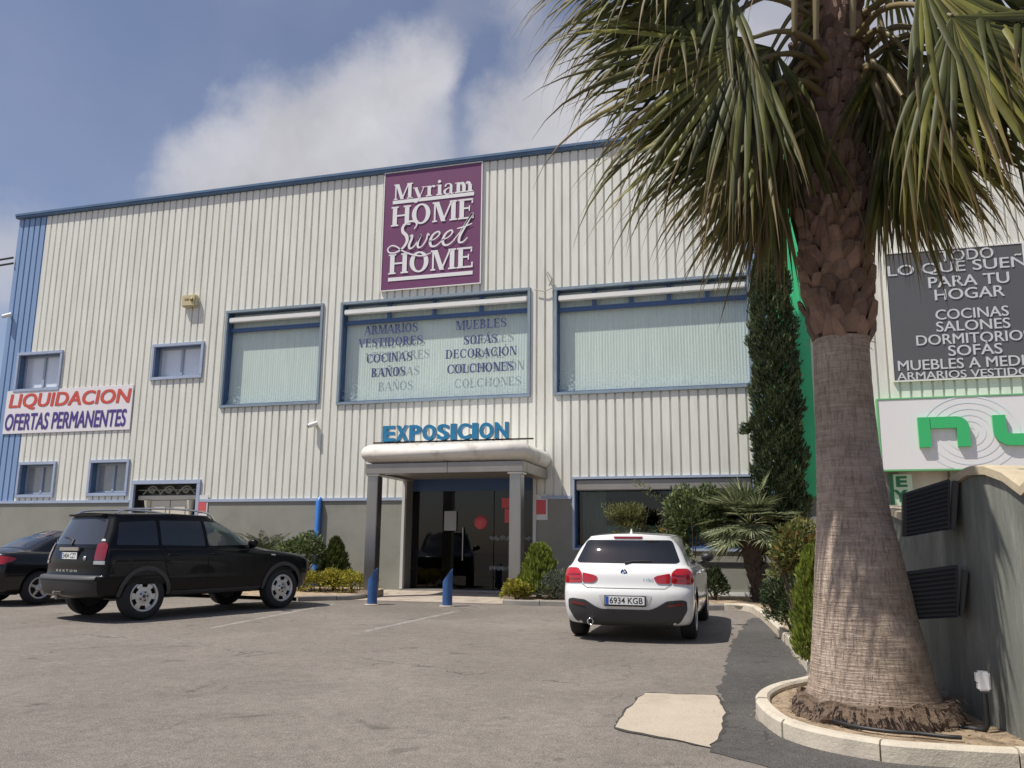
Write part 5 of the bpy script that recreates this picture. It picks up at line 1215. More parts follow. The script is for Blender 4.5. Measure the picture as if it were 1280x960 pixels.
# ------------------------------------------------------------------ plants
def unit(v): return v/np.maximum(np.linalg.norm(v, axis=-1, keepdims=True), 1e-9)
def leaves(P, D, ln, wd, rg=None, curl=.15, tri=False):
    """a leaf blade (two quads folded along the midrib) at each point P along direction D"""
    n = len(P); rg = rg or rng; rnd = rg.normal(size=(n,3)); S = unit(np.cross(D, rnd)); N_ = np.cross(S, D)
    ln = np.asarray(ln)*np.ones(n); wd = np.asarray(wd)*np.ones(n); L_ = ln[:,None]; W_ = wd[:,None]
    a = P; tip = P+D*L_-N_*L_*curl; ml = P+D*L_*.45+S*W_*.5+N_*L_*.04; mr_ = P+D*L_*.45-S*W_*.5+N_*L_*.04
    V = np.stack([a,ml,tip,mr_],1).reshape(-1,3); F = (np.arange(n)[:,None]*4+np.array([0,1,2,3])); return V, F
def bush_points(n, c, rad, rg, shell=.62, flat_bottom=True, lumps=9, lump=.28):
    """points and outward directions in a lumpy ellipsoid"""
    d = unit(rg.normal(size=(n,3))); 
    if flat_bottom: d[:,2] = np.where(d[:,2] < -.35, -d[:,2]*.6, d[:,2]); d = unit(d)
    L_ = unit(rg.normal(size=(lumps,3))); k = np.max(np.clip((d@L_.T-.55)/.45, 0, 1), axis=1); r = shell+(1-shell)*rg.random(n)**.7; r = r*(1-lump+lump*k*1.25)
    P = c+d*np.array(rad)*r[:,None]; return P, d
def gap_noise(P, sc, th):
    v = np.array([mnoise.noise(Vector(p*sc)) for p in P]); return v > th
def stem_mesh(root, name, base, tops, r0=.03, r1=.008, m=None):
    mb = MB()
    for t_ in tops:
        b = Vector(base); t_ = Vector(t_); mid = b.lerp(t_,.5)+Vector((random.uniform(-.06,.06),random.uniform(-.06,.06),.05)); mb.tube([b,mid,t_],[r0,(r0+r1)/2,r1],6)
    return mb.build(name, m or mat('shrub_stem', (.10,.075,.05), .9), root)
def shrub(name, label, cat, px, py, Y, rad, m, n, ln, wd, seed, dz=None, up=.25, shell=.5, lump=.3, group=None, gap=None, zbase=None, droop=0):
    rg = np.random.default_rng(seed); random.seed(seed); c = at_y(px, py, Y); zb_ = gz(Y)+.08 if zbase is None else zbase
    t = empty(name, (0,0,0), label, cat, group); cc = np.array(c[:])
    P, d = bush_points(n, cc, rad, rg, shell=shell, lump=lump); P = P[P[:,2] > zb_+.02]; 
    d = unit(P-cc)
    if gap is not None: k = gap_noise(P, gap[0], gap[1]); P = P[k]; d = d[k]
    D = unit(d*.7+rg.normal(size=P.shape)*.55+np.array([0,0,up])); lnn = ln*(.6+.8*rg.random(len(P)))
    V, F = leaves(P, D, lnn, lnn*wd, rg); mesh_np('foliage', V, F, m, t)
    tops = [cc+unit(rg.normal(size=3)*np.array([1,1,.4])+np.array([0,0,.5]))*np.array(rad)*.7 for _ in range(7)]
    stem_mesh(t, 'stem', (c.x, Y, zb_-.03), tops, .022, .006); relocate(t, (c.x,Y,zb_)); return t
def conifer(name, label, cat, base, h, r, m, n, ln, seed, flame=True, wd=.35, powr=.6, twig=None, zlow=0.05):
    rg = np.random.default_rng(seed); t = empty(name, (0,0,0), label, cat); b = np.array(base[:]); u = rg.random(n)**.85; z = h*(zlow+(1-zlow)*u)
    prof = (np.clip(1-u,0,1)**powr)*np.clip(u*5+.55,0,1); a = rg.random(n)*2*np.pi
    lump = 1+.16*np.sin(a*5+u*9+seed)+.12*np.sin(a*9-u*23)+.1*np.sin(u*31+a*3)
    rr = r*prof*lump*(.55+.45*rg.random(n)**.6)
    P = b+np.stack([rr*np.cos(a), rr*np.sin(a), z],1); D = unit(np.stack([np.cos(a)*.42, np.sin(a)*.42, np.ones(n)*1.0],1)+rg.normal(size=(n,3))*.22)
    lnn = ln*(.6+.8*rg.random(n)); V, F = leaves(P, D, lnn, lnn*wd, rg, curl=.05); mesh_np('foliage', V, F, m, t)
    mb = MB(); mb.tube([b-[0,0,.05], b+[0,0,h*.6], b+[0,0,h*.85]], [r*.12+.02, r*.08+.01, .008], 8); mb.build('trunk', mat('conifer_bark', (.09,.065,.045), .95), t)
    relocate(t, base); return t

L_thuja = leaf_mat('thuja_leaf', (.10,.125,.035), (.17,.19,.055), trans=.25)
L_bright = leaf_mat('golden_thuja_leaf', (.22,.28,.045), (.36,.40,.08), trans=.35)
L_hedge = leaf_mat('hedge_leaf', (.32,.30,.04), (.50,.44,.06), trans=.3, isl=.6)
L_shrub = leaf_mat('shrub_leaf', (.10,.14,.05), (.24,.28,.11), trans=.3)
L_dark = leaf_mat('dark_shrub_leaf', (.055,.08,.032), (.11,.15,.06), trans=.2)
L_grey = leaf_mat('grey_shrub_leaf', (.11,.135,.09), (.19,.22,.16), trans=.2)
L_red = leaf_mat('reddish_leaf', (.15,.17,.05), (.30,.28,.08), trans=.35, dry=(.36,.09,.03))
L_cyp = leaf_mat('cypress_leaf', (.050,.075,.030), (.10,.13,.05), trans=.1)
L_cycad = leaf_mat('cycad_leaf', (.05,.07,.03), (.10,.13,.05), trans=.15)

shrub('leafy_shrub','round small-leaved green shrub behind the black car bonnet, left of the blue drainpipe','shrub',376,696,18.55,(.62,.55,.62),L_shrub,4200,.075,.5,11)
conifer('small_conifer','flame-shaped green conifer behind the yellow hedge, right of the blue drainpipe','conifer',Vector((at_y(418,722,18.9).x,18.9,gz(18.9)+.1)),1.15,.38,L_thuja,5200,.10,12)
conifer('golden_conifer','bright yellow-green conifer right of the entrance glass','conifer',Vector((at_y(674,735,17.95).x,17.95,gz(17.95)+.1)),1.02,.42,L_bright,4200,.12,13,powr=.45)
shrub('grey_shrub','grey-green fine-leaved shrub between the golden conifer and the white hatchback','shrub',692,738,17.75,(.50,.40,.45),L_grey,4200,.075,.16,14,up=.7,shell=.3)
shrub('golden_shrub','small golden round shrub at the kerb end beside the entrance paving','shrub',646,741,17.5,(.33,.30,.25),L_hedge,1800,.065,.5,15)
def hedge():
    rg = np.random.default_rng(16); t = empty('clipped_hedge', (0,0,0), 'low clipped yellow-green hedge along the kerb left of the entrance', 'hedge'); a = at_y(374,735,18.25); b = at_y(462,733,18.35)
    n = 9000; u = rg.random(n); v = rg.random(n); w = rg.random(n); x = a.x+(b.x-a.x)*u; y = 17.95+.85*v; h = .44+.05*np.sin(x*5)+.04*np.sin(x*11+y*7); z = gz(18.3)+.06+h*w**.45
    k = (w > .5)|(v < .3)|(u > .93)|(u < .06); P = np.stack([x,y,z],1)[k]; P += rg.normal(size=P.shape)*.025; D = unit(rg.normal(size=P.shape)+np.array([0,-.5,.8])); ln = .055*(.6+.8*rg.random(len(P)))
    V, F = leaves(P, D, ln, ln*.55, rg); mesh_np('foliage', V, F, L_hedge, t)
    mb = MB()
    for i in range(14): xx = a.x+(b.x-a.x)*(i+.5)/14; yy = 18.3+random.uniform(-.2,.2); mb.tube([(xx,yy,gz(18.3)),(xx+random.uniform(-.1,.1),yy,gz(18.3)+.5)], [.015,.006], 5)
    mb.build('stem', mat('shrub_stem', (.10,.075,.05), .9), t); relocate(t, ((a.x+b.x)/2,18.3,gz(18.3)+.06))
hedge()
def pinnate(root, name, base, az, e0, e1, L_, nleaf, ll, m, seed, w=.018):
    """a feather frond: arching rachis with leaflets on both sides"""
    rg = np.random.default_rng(seed); p = np.array(base[:], float); pts = [p.copy()]; n = 14
    for i in range(n):
        e = math.radians(e0+(e1-e0)*i/(n-1)); p = p+np.array([math.cos(e)*math.sin(az), math.cos(e)*math.cos(az), math.sin(e)])*L_/n; pts.append(p.copy())
    pts = np.array(pts); Q = []; DD = []; ln = []
    for k in range(nleaf):
        u = .12+.88*k/(nleaf-1); i = min(n-1, int(u*n)); f = u*n-i; q = pts[i]*(1-f)+pts[i+1]*f; d = unit(pts[i+1]-pts[i]); s = unit(np.cross(d, [0,0,1])); nn = np.cross(s, d)
        for sg in (-1,1): Q.append(q); DD.append(unit(s*sg*.8+d*.55+nn*.28+rg.normal(size=3)*.06)); ln.append(ll*math.sin(math.pi*min(1,(.12+.9*u)))**.6+.02)
    V, F = leaves(np.array(Q), np.array(DD), np.array(ln), w, rg, curl=.08); o = mesh_np(name, V, F, m, root)
    mb = MB(); mb.tube(pts.tolist(), [.014*(1-.7*i/n) for i in range(n+1)], 5); mb.build('rachis', mat('rachis', (.12,.13,.04), .6), o); return o
def cycad():
    c = at_y(331,700,19.1); t = empty('cycad', (0,0,0), 'dark cycad with stiff feather fronds behind the black car bonnet', 'plant'); b = Vector((c.x,19.1,gz(19.1)+.72))
    mb = MB(); mb.lathe([(.0,-.72),(.16,-.66),(.17,-.1),(.10,.05),(0,.08)], b, (0,0,1), 14); mb.build('trunk', mat('cycad_trunk', (.08,.055,.035), .95, bump=1, bscale=20), t)
    for i in range(22): pinnate(t, 'frond', b, i*2.399, random.uniform(45,85), random.uniform(-5,40), random.uniform(.75,1.05), 26, .17, L_cycad, 100+i)
    relocate(t, (c.x,19.1,gz(19.1)+.08))
cycad()

# fan palm leaf
def fan(hub, d, s, L_, nseg, spread, droop, rg, w0=.05, free=.4, nst=7, split=.0):
    """segments of a palmate blade: d forward, s sideways (unit, orthogonal)"""
    d = unit(np.array(d, float)); s = np.array(s, float); s = unit(s-d*np.dot(s,d)); nrm = np.cross(s, d); V = []; F = []
    for k in range(nseg):
        ph = math.radians(spread)*(2*(k+.5)/nseg-1)+rg.normal()*.028; v = unit(d*math.cos(ph)+s*math.sin(ph)+nrm*.10*abs(math.sin(ph))); L1 = L_*(.70+.30*math.cos(ph*.8))*(1+rg.normal()*.11)
        p = np.array(hub, float); dirv = v.copy(); side = unit(np.cross(v, nrm)+rg.normal(size=3)*.10); dr = droop*(.4+1.2*rg.random()**1.4); dr *= 2.2 if rg.random() < .10 else 1; o = len(V); tw = rg.normal()*.5
        for i in range(nst+1):
            u = i/nst; wid = w0*L_*(.22+1.0*u*1.6 if u < .42 else max(.02, .95*((1-u)/.58)**1.25)); wid = min(wid, w0*L_*.9)
            s2 = unit(side*math.cos(tw*u)+np.cross(dirv, side)*math.sin(tw*u)); fold = np.cross(dirv, s2)*wid*.30
            V += [p+s2*wid*.5+fold, p, p-s2*wid*.5+fold]
            st = L1/nst; p = p+dirv*st; g = max(0, u-free*.8)**1.1*dr*1.35; dirv = unit(dirv+np.array([0,0,-1])*g+rg.normal(size=3)*.02)
        for i in range(nst): a = o+i*3; F += [(a,a+1,a+4,a+3),(a+1,a+2,a+5,a+4)]
    return V, F
def add_np(acc, VF):
    V, F = VF; o = len(acc[0]); acc[0].extend(V); acc[1].extend(tuple(i+o for i in f) for f in F)

L_fan2 = leaf_mat('fan_palm_leaf', (.19,.22,.11), (.38,.40,.22), trans=.3)
def small_palm():
    rg = np.random.default_rng(31); Y = 18.4; b = at_y(950,738,Y); z0 = gz(Y)+.08; t = empty('small_fan_palm', (0,0,0), 'small fan palm with a dark shaggy trunk in front of the shop window corner', 'palm')
    c = at_y(937,655,Y); top = np.array([c.x, Y, c.z]); bb = np.array([b.x, Y, z0-.05]); mb = MB(); pts = [bb+(top-bb)*k/8+np.array([.03*math.sin(k),0,0]) for k in range(9)]; mb.tube(pts, [.17,.16,.17,.18,.19,.20,.21,.20,.12], 12)
    for k in range(220):
        u = rg.random()*.95+.03; a = rg.random()*6.28; p = bb+(top-bb)*u; r_ = .17+.03*u; dd = np.array([math.cos(a),math.sin(a),0]); q = p+dd*r_; tip = q+dd*.06+np.array([0,0,.10]); sd_ = np.array([-dd[1],dd[0],0])*.04
        mb.add([q-sd_, q+sd_, tip], [(0,1,2)])
    mb.build('trunk', mat('fan_palm_trunk', (.055,.040,.030), .95, bump=1, bscale=25), t)
    for i in range(46):
        az = i*2.399; e = math.radians(rg.uniform(-38,75)); d = np.array([math.cos(e)*math.cos(az), math.cos(e)*math.sin(az), math.sin(e)]); pl = rg.uniform(.45,.78); hub = top+d*pl+np.array([0,0,-.10*pl]); d2 = unit(d+np.array([0,0,-.35])); s = np.cross(d2,[0,0,1])
        V, F = fan(hub, d2, s, rg.uniform(.50,.66), 30, 115, .75, rg, w0=.075, nst=5); o = mesh_np('frond', V, F, L_fan2, t, True)
        mb = MB(); mb.tube([top, top+d*pl*.6, hub], [.014,.011,.009], 5); mb.build('petiole', mat('petiole', (.12,.13,.05), .6), o)
    relocate(t, (b.x,Y,z0))
small_palm()
shrub('leafy_shrub','rounded mid-green leafy shrub in front of the shop window, left of the small fan palm','shrub',866,662,18.7,(.80,.6,.95),L_shrub,6500,.11,.42,41,lump=.45,shell=.35,gap=(2.2,-.25))
shrub('feathery_shrub','loose feathery yellow-green shrub in front of the shop window above the white hatchback','shrub',790,655,18.9,(.70,.45,.85),leaf_mat('feathery_leaf',(.15,.17,.06),(.27,.26,.10),trans=.35),4200,.11,.22,42,lump=.9,shell=.1,gap=(2.2,.0))
shrub('leafy_shrub','low olive shrub behind the white hatchback roof, under the shop window','shrub',830,692,18.95,(.55,.4,.7),L_red,1600,.10,.3,43,lump=.6,shell=.2)
shrub('dark_shrub','dark little shrub in the bed beside the right flank of the white hatchback','shrub',893,735,18.75,(.30,.28,.42),L_dark,1800,.08,.35,44,up=.6)
def cypress():
    rg = np.random.default_rng(51); Y = 18.9; b = at_y(981,722,Y); z0 = gz(Y)+.08; top = at_y(966,268,Y).z-z0; r = .485; t = empty('cypress', (0,0,0), 'tall dark columnar cypress between the two shops', 'tree'); n = 42000
    u = rg.random(n); z = 1.25+(top-1.25)*u; a = rg.random(n)*6.283; prof = np.clip(u*9+.45,0,1)*np.clip((1-u)*3.2,0,1)**.6*(1-.22*u)
    lump = 1+.13*np.sin(a*4+u*34)+.14*np.sin(a*3-u*47)+.10*np.sin(a*7+u*80)+.08*np.sin(a*13-u*140); rr = r*prof*lump*(.62+.38*rg.random(n)**.5); bx = b.x-.0; lean = .10*np.sin(z*.5)
    P = np.stack([bx+lean*0+rr*np.cos(a), Y+rr*np.sin(a), z0+z],1); D = unit(np.stack([np.cos(a)*.5,np.sin(a)*.5,np.ones(n)],1)+rg.normal(size=(n,3))*.3); ln = .095*(.5+rg.random(n)); V, F = leaves(P, D, ln, ln*.34, rg, curl=.05)
    # one limb sticking out to the left, a few loose sprays low down
    m_ = 900; uu = rg.random(m_); q = at_y(932,541,Y); pp = np.array([bx-.28,Y-.1,q.z+.22])*(1-uu[:,None])+np.array([q.x-.02,Y-.2,q.z])*uu[:,None]+rg.normal(size=(m_,3))*.045; dd = unit(np.array([-.7,0,.5])+rg.normal(size=(m_,3))*.4); V2, F2 = leaves(pp, dd, .09, .03, rg)
    mesh_np('foliage', np.vstack([V,V2]), np.vstack([F,F2+len(V)]), L_cyp, t)
    mb = MB(); mb.tube([(b.x+.05,Y,z0-.05),(b.x+.02,Y,z0+1.0),(b.x,Y,z0+top*.6),(b.x,Y,z0+top*.95)], [.17,.13,.09,.01], 10)
    for k in range(16): zz = .9+k*.32; a_ = k*2.4; mb.tube([(b.x,Y,z0+zz),(b.x+.38*math.cos(a_),Y+.38*math.sin(a_),z0+zz+.4)], [.03,.008], 5)
    mb.build('trunk', mat('cypress_bark', (.05,.038,.030), .95, bump=1, bscale=20), t); relocate(t, (b.x,Y,z0))
cypress()
def at_bed(px, py): return at_g(px, py, .085)
q = at_bed(985,800)
shrub('reddish_shrub','red and yellow tipped leafy shrub between the cypress trunk and the big palm','shrub',996,706,11.8,(.42,.45,.55),L_red,3200,.075,.45,61,lump=.5,shell=.25,gap=(2.5,-.3))
shrub('dark_shrub','sprawling dark green shrub over the pale kerb left of the big palm','shrub',992,762,12.6,(.44,.6,.52),L_dark,9000,.06,.3,62,shell=.3,lump=.45)
conifer('golden_conifer','bright green upright conifer half hidden behind the big palm trunk','conifer',Vector((at_y(1023,800,9.6).x,9.6,gz(9.6)+.085)),1.18,.26,L_bright,9000,.06,63,powr=.4)

# ------------------------------------------------------------------ big palm
pb = at_g(1095, 893, .085); YP = pb.y
M_bark = mat('palm_bark', (.49,.385,.305), .95, var=.2, vscale=2.2, col2=(.34,.25,.18), c2scale=1.6, c2lo=.48, c2hi=.68, bump=.5, bscale=30)
def bark_nodes(m):
    nt = m.node_tree; N = nt.nodes.new; L = nt.links.new; b = nt.nodes['Principled BSDF']
    tc = N('ShaderNodeTexCoord')
    def tex(scale, det, st):
        mp = N('ShaderNodeMapping'); mp.inputs['Scale'].default_value = st; L(tc.outputs['Object'], mp.inputs['Vector']); n = N('ShaderNodeTexNoise'); n.inputs['Scale'].default_value = scale; n.inputs['Detail'].default_value = det; n.inputs['Roughness'].default_value = .65; L(mp.outputs[0], n.inputs['Vector']); return n.outputs['Fac']
    rings = tex(14, 6, (.25,.25,4.2)); cracks = tex(34, 4, (1.6,1.6,.30))
    def mr(v, a, bb, c, d):
        r = N('ShaderNodeMapRange'); L(v, r.inputs['Value']); r.inputs['From Min'].default_value = a; r.inputs['From Max'].default_value = bb; r.inputs['To Min'].default_value = c; r.inputs['To Max'].default_value = d; return r.outputs[0]
    k1 = mr(rings, .33, .67, .72, 1.14); k2 = mr(cracks, .30, .5, .68, 1.05); mu = N('ShaderNodeMath'); mu.operation = 'MULTIPLY'; L(k1, mu.inputs[0]); L(k2, mu.inputs[1])
    old = b.inputs['Base Color'].links[0].from_socket; sc = N('ShaderNodeVectorMath'); sc.operation = 'SCALE'; L(old, sc.inputs[0]); L(mu.outputs[0], sc.inputs['Scale']); L(sc.outputs[0], b.inputs['Base Color'])
    bp = N('ShaderNodeBump'); bp.inputs['Strength'].default_value = .9; bp.inputs['Distance'].default_value = .03; L(mu.outputs[0], bp.inputs['Height']); L(bp.outputs[0], b.inputs['Normal'])
bark_nodes(M_bark)
L_palm = leaf_mat('palm_leaf', (.105,.115,.034), (.32,.31,.075), trans=.34, isl=.72, rough=.5, dry=(.40,.30,.13), spec=.28)
def tip_nodes(m, col):
    nt = m.node_tree; N = nt.nodes.new; L = nt.links.new; b = nt.nodes['Principled BSDF']; src = b.inputs['Base Color'].links[0].from_socket
    a = N('ShaderNodeAttribute'); a.attribute_name = 'tip'; mx = N('ShaderNodeMix'); mx.data_type = 'RGBA'; L(a.outputs['Fac'], mx.inputs[0]); L(src, mx.inputs[6]); mx.inputs[7].default_value = (*col, 1)
    for l in list(src.links):
        if l.to_node != mx: to = l.to_socket; nt.links.remove(l); L(mx.outputs[2], to)
tip_nodes(L_palm, (.20,.135,.065))
L_palmd = leaf_mat('dry_palm_leaf', (.20,.15,.07), (.34,.26,.13), trans=.25, isl=.5)
def big_palm():
    rg = np.random.default_rng(77); random.seed(77)
    t = empty('palm_tree', (0,0,0), 'large fan palm with a broad flared trunk in the kerbed bed by the stucco wall', 'palm')
    # trunk outline read off the photograph: height row, left and right edge
    rows = [(905,1000,1192),(880,1004,1180),(850,1010,1168),(810,1013,1158),(770,1015,1146),(727,1017,1135),(690,1018,1126),(643,1020,1113),(600,1020,1106),(560,1019,1099),(520,1018,1094),(480,1017,1090),(440,1016,1087),(425,1016,1088)]
    A = [(at_y((l+r)/2, y, YP), (at_y(r, y, YP)-at_y(l, y, YP)).length/2) for y, l, r in rows]
    prof = [(p.x,p.z,r) for p, r in A]; z0 = gz(YP)+.05; n = 64; V = []; ZZ = np.linspace(z0, prof[-1][1], 90); zs = [p[1] for p in prof][::1]
    X = np.interp(ZZ, zs, [p[0] for p in prof]); RR = np.interp(ZZ, zs, [p[2] for p in prof]); mb = MB()
    for i, z in enumerate(ZZ):
        for k in range(n):
            a = 2*math.pi*k/n; r = RR[i]*(1+.012*mnoise.noise(Vector((math.cos(a)*2,math.sin(a)*2,z*2)))+.010*mnoise.noise(Vector((math.cos(a)*4,math.sin(a)*4,z*14)))); V.append((X[i]+r*math.cos(a), YP+r*math.sin(a), z))
    mb.add(V, [(i*n+k,i*n+(k+1)%n,(i+1)*n+(k+1)%n,(i+1)*n+k) for i in range(len(ZZ)-1) for k in range(n)], 0, True); mb.build('trunk', M_bark, t)
    # root skirt
    mb = MB(); V = []; nz = 9
    for i in range(nz):
        u = i/(nz-1)
        for k in range(96):
            a = 2*math.pi*k/96; nn = mnoise.noise(Vector((math.cos(a)*5,math.sin(a)*5,u*3))); r = RR[0]*(1.03+.15*math.sin(math.pi*min(1,u*.9+.25))*(.7+.5*nn)+.03*math.sin(k*2.7)); V.append((X[0]+r*math.cos(a), YP+r*math.sin(a), z0-.02+u*(.19+.05*mnoise.noise(Vector((math.cos(a)*3,math.sin(a)*3,9))))))
    mb.add(V, [(i*96+k,i*96+(k+1)%96,(i+1)*96+(k+1)%96,(i+1)*96+k) for i in range(nz-1) for k in range(96)]+[tuple((nz-1)*96+k for k in range(96))], 0, False)
    for i in range(700):
        a = rg.random()*6.283; zz = z0+.02+.20*rg.random(); r = RR[0]*(1.10+.06*rg.random()); q = np.array([X[0]+r*math.cos(a), YP+r*math.sin(a), zz]); dd = np.array([math.cos(a),math.sin(a),rg.uniform(-.9,.5)]); sd_ = np.array([-math.sin(a),math.cos(a),0])*.008; mb.add([q-sd_,q+sd_,q+dd*.05*(.4+rg.random())], [(0,1,2)])
    mb.build('root_skirt', mat('root_mass', (.17,.12,.085), .95, bump=1, bscale=40, var=.3, vscale=10), t)
    # upper trunk with old leaf bases
    up_ = [(432,1013,1090),(400,1004,1092),(372,1002,1091),(316,998,1089),(250,995,1086),(190,994,1083),(96,993,1080),(48,996,1079),(0,998,1076),(-80,1000,1075),(-160,1005,1072)]
    B = [(at_y((l+r)/2, y, YP), (at_y(r, y, YP)-at_y(l, y, YP)).length/2) for y, l, r in up_]; zz = [p.z for p, _ in B]; xx = [p.x for p, _ in B]; rr = [r for _, r in B]
    mb = MB(); mb.tube([(x,YP,z) for x, z in zip(xx, zz)], [r*.80 for r in rr], 28); mb.build('upper_trunk', mat('upper_bark', (.10,.055,.035), .95, var=.3, vscale=6, bump=1, bscale=25), t)
    V = []; F = []; z = zz[0]-.03; k = 0
    while z < zz[-1]-.3:
        x = np.interp(z, zz, xx); r = np.interp(z, zz, rr); a = k*2.39996; k += 1; z += (zz[-1]-zz[0])/520
        o_ = np.array([math.cos(a), math.sin(a), 0]); sd_ = np.array([-o_[1], o_[0], 0]); w = .085*(.7+.5*rg.random()); ht = .20*(.7+.7*rg.random()); c = np.array([x,YP,z])+o_*r*.78; tilt = rg.uniform(.12,.42); upv = unit(np.array([0,0,1.0])+o_*tilt+sd_*rg.normal()*.22)
        nrm = unit(np.cross(sd_, upv)); o = len(V)
        def ringv(f, ww, th): q = c+upv*ht*f; return [q-sd_*ww, q+nrm*th*-1.0 if 0 else q-sd_*ww*.4+o_*th, q+sd_*ww*.4+o_*th, q+sd_*ww]
        V += ringv(0, w, .02)+ringv(.55, w*.85, .05)+ringv(.92, w*.62, .03)
        tipv = c+upv*ht*1.0+o_*.005; V.append(tipv)
        for i in range(2):
            for j in range(3): F.append((o+i*4+j, o+i*4+j+1, o+(i+1)*4+j+1, o+(i+1)*4+j))
        F += [(o+8,o+9,o+12,o+12)][:0]
        for j in range(3): F.append((o+8+j, o+9+j, o+12, o+12))
    F4 = [f for f in F if len(set(f)) == 4]; F3 = [f[:3] for f in F if len(set(f)) == 3]; mb = MB(); mb.add(V, F4+F3); mb.build('leaf_bases', mat('leaf_base_bark', (.23,.145,.105), .9, var=.3, vscale=5, bump=.8, bscale=30, island=.45, col2=(.10,.055,.035), c2scale=5), t)
    # loose fibre
    Pn = 900; zf = rg.uniform(zz[0]-.05, zz[-1], Pn); af = rg.random(Pn)*6.283; xf = np.interp(zf, zz, xx); rf = np.interp(zf, zz, rr); oo = np.stack([np.cos(af),np.sin(af),np.zeros(Pn)],1); PF = np.stack([xf,np.full(Pn,YP),zf],1)+oo*(rf*.95)[:,None]; DF = unit(oo*.6+rg.normal(size=(Pn,3))*.6+np.array([0,0,-.2])); Vf, Ff = leaves(PF, DF, .07, .006, rg); mesh_np('fibre', Vf, Ff, mat('palm_fibre', (.24,.15,.09), .95, island=.5), t)
    # fronds
    CZ = zz[-1]-.1; C = np.array([xx[-1], YP, CZ]); M_pet = mat('palm_petiole', (.17,.13,.055), .5, var=.2, vscale=4)
    R3 = np.array(rt[:]); U3 = np.array(up[:]); W3 = np.array(fw[:])
    def frond(hub, d, L_, spread, droop, roll=0., lm=L_palm, nseg=40, start=None, w0=.038):
        hub = np.array(hub, float); d = unit(np.array(d, float)); rad = hub-np.array([C[0],C[1],hub[2]]); rad = unit(rad) if np.linalg.norm(rad) > .05 else np.array([0,-1.,0])
        n0 = unit(np.array([.05,-.95,.3])*roll+(np.array([0,0,.6])+rad*.4)*(1-roll)+rg.normal(size=3)*.12); s = unit(np.cross(n0, d)); s = -s
        V, F = fan(hub, d, s, L_, nseg, spread, droop, rg, w0=w0, nst=10, free=.42); o = mesh_np('frond', V, F, lm, t, True); at = o.data.attributes.new('tip', 'FLOAT', 'POINT'); seg_j = np.repeat(rg.uniform(-.18,.15,nseg), 33); at.data.foreach_set('value', np.clip((np.tile(np.repeat(np.arange(11)/10, 3), nseg)+seg_j-.62)/.34, 0, 1).astype(np.float32))
        st = np.array([C[0],C[1],CZ])+unit(np.array([hub[0]-C[0],hub[1]-C[1],0])+1e-6)*.22 if start is None else np.array(start); st[2] = min(CZ, hub[2]+rg.uniform(.25,.7)) if start is None else st[2]
        m1 = st*.35+hub*.65+np.array([0,0,.16]); pts = crom(np.array([st, st*.7+hub*.3+np.array([0,0,.18]), m1, hub]), 5)
        mb = MB(); mb.tube(pts.tolist(), np.linspace(.034,.016,len(pts)).tolist(), 6); mb.build('petiole', M_pet, o); return o
    def H(px, py, dep): 
        q = ray(px, py); return EYE+q*(dep/q.dot(fw))
    D0 = (Vector((C[0],C[1],pb.z))-EYE).dot(fw)
    S = [ # hub px, py, depth offset, direction (right, away, up), length, spread, droop, how far the blade turns to the lot
     (938,48,-.12,(-.70,.05,-.70),1.6,57,.55,1),(905,-25,.25,(-.9,.15,-.35),1.6,85,.9,.8),(870,-70,.35,(-1,.2,-.2),1.6,90,.9,.6),(935,125,.15,(-.72,.0,-.68),1.45,52,.6,.9),
     (925,90,.25,(-.80,.1,-.60),1.55,75,.8,.9),(900,30,.4,(-.95,.2,-.35),1.6,85,.9,.7),(965,60,.7,(-.5,.6,-.7),1.5,80,.7,.6),(955,165,.4,(-.55,.3,-.8),1.25,45,.5,.9),
     (968,205,.55,(-.35,.4,-.95),1.15,36,.4,.9),(850,10,.35,(-1,.2,-.45),1.35,80,.9,.6),(880,-120,.3,(-.9,.4,.0),1.5,90,.9,.5),(835,-70,.3,(-1,.2,-.35),1.25,80,.9,.8),
     (1190,20,-.40,(.45,-.2,-.85),1.7,56,.45,1),(1150,-30,-.2,(.8,-.2,-.5),1.65,75,.8,.9),(1220,-40,0,(.95,-.1,-.4),1.7,85,.9,.7),(1128,120,.2,(.62,.05,-.78),1.4,48,.5,.9),
     (1150,90,.3,(.7,.1,-.68),1.55,75,.7,.9),(1112,165,.45,(.40,.2,-.9),1.2,42,.45,.9),(1190,60,.45,(.85,.2,-.5),1.6,85,.8,.7),(1110,60,.7,(.5,.6,-.7),1.5,80,.7,.6),
     (1250,60,.1,(.8,0,-.7),1.6,80,.8,.8),(1280,0,-.3,(.9,-.2,-.5),1.6,85,.8,.8),(1035,0,1.0,(0,.9,-.5),1.4,100,.6,.3),(970,-60,.8,(-.5,.8,-.2),1.5,100,.7,.3),(1110,-60,.8,(.5,.8,-.2),1.5,100,.7,.3),
     (988,110,.8,(-.12,.3,-1),1.35,42,.4,.8),(972,195,.9,(-.05,.3,-1),1.2,38,.35,.8),(1096,180,.8,(.12,.3,-1),1.25,42,.4,.8),(1085,90,.9,(.15,.4,-1),1.3,42,.4,.8),
     (960,-160,.4,(-.5,.4,.5),1.4,105,.5,.2),(1110,-170,.2,(.5,0,.5),1.4,105,.5,.2)]  # last pair sits above the view, kept for the shade it casts
    for (px, py, do, d, L_, sp, dr, ro) in S:
        dw = np.array([d[0],d[1],d[2]]); frond(H(px, py, D0+do), (dw[0]*math.cos(YAW)+dw[1]*math.sin(YAW), -dw[0]*math.sin(YAW)*1.0+dw[1]*math.cos(YAW), dw[2]), L_, sp, dr, ro)
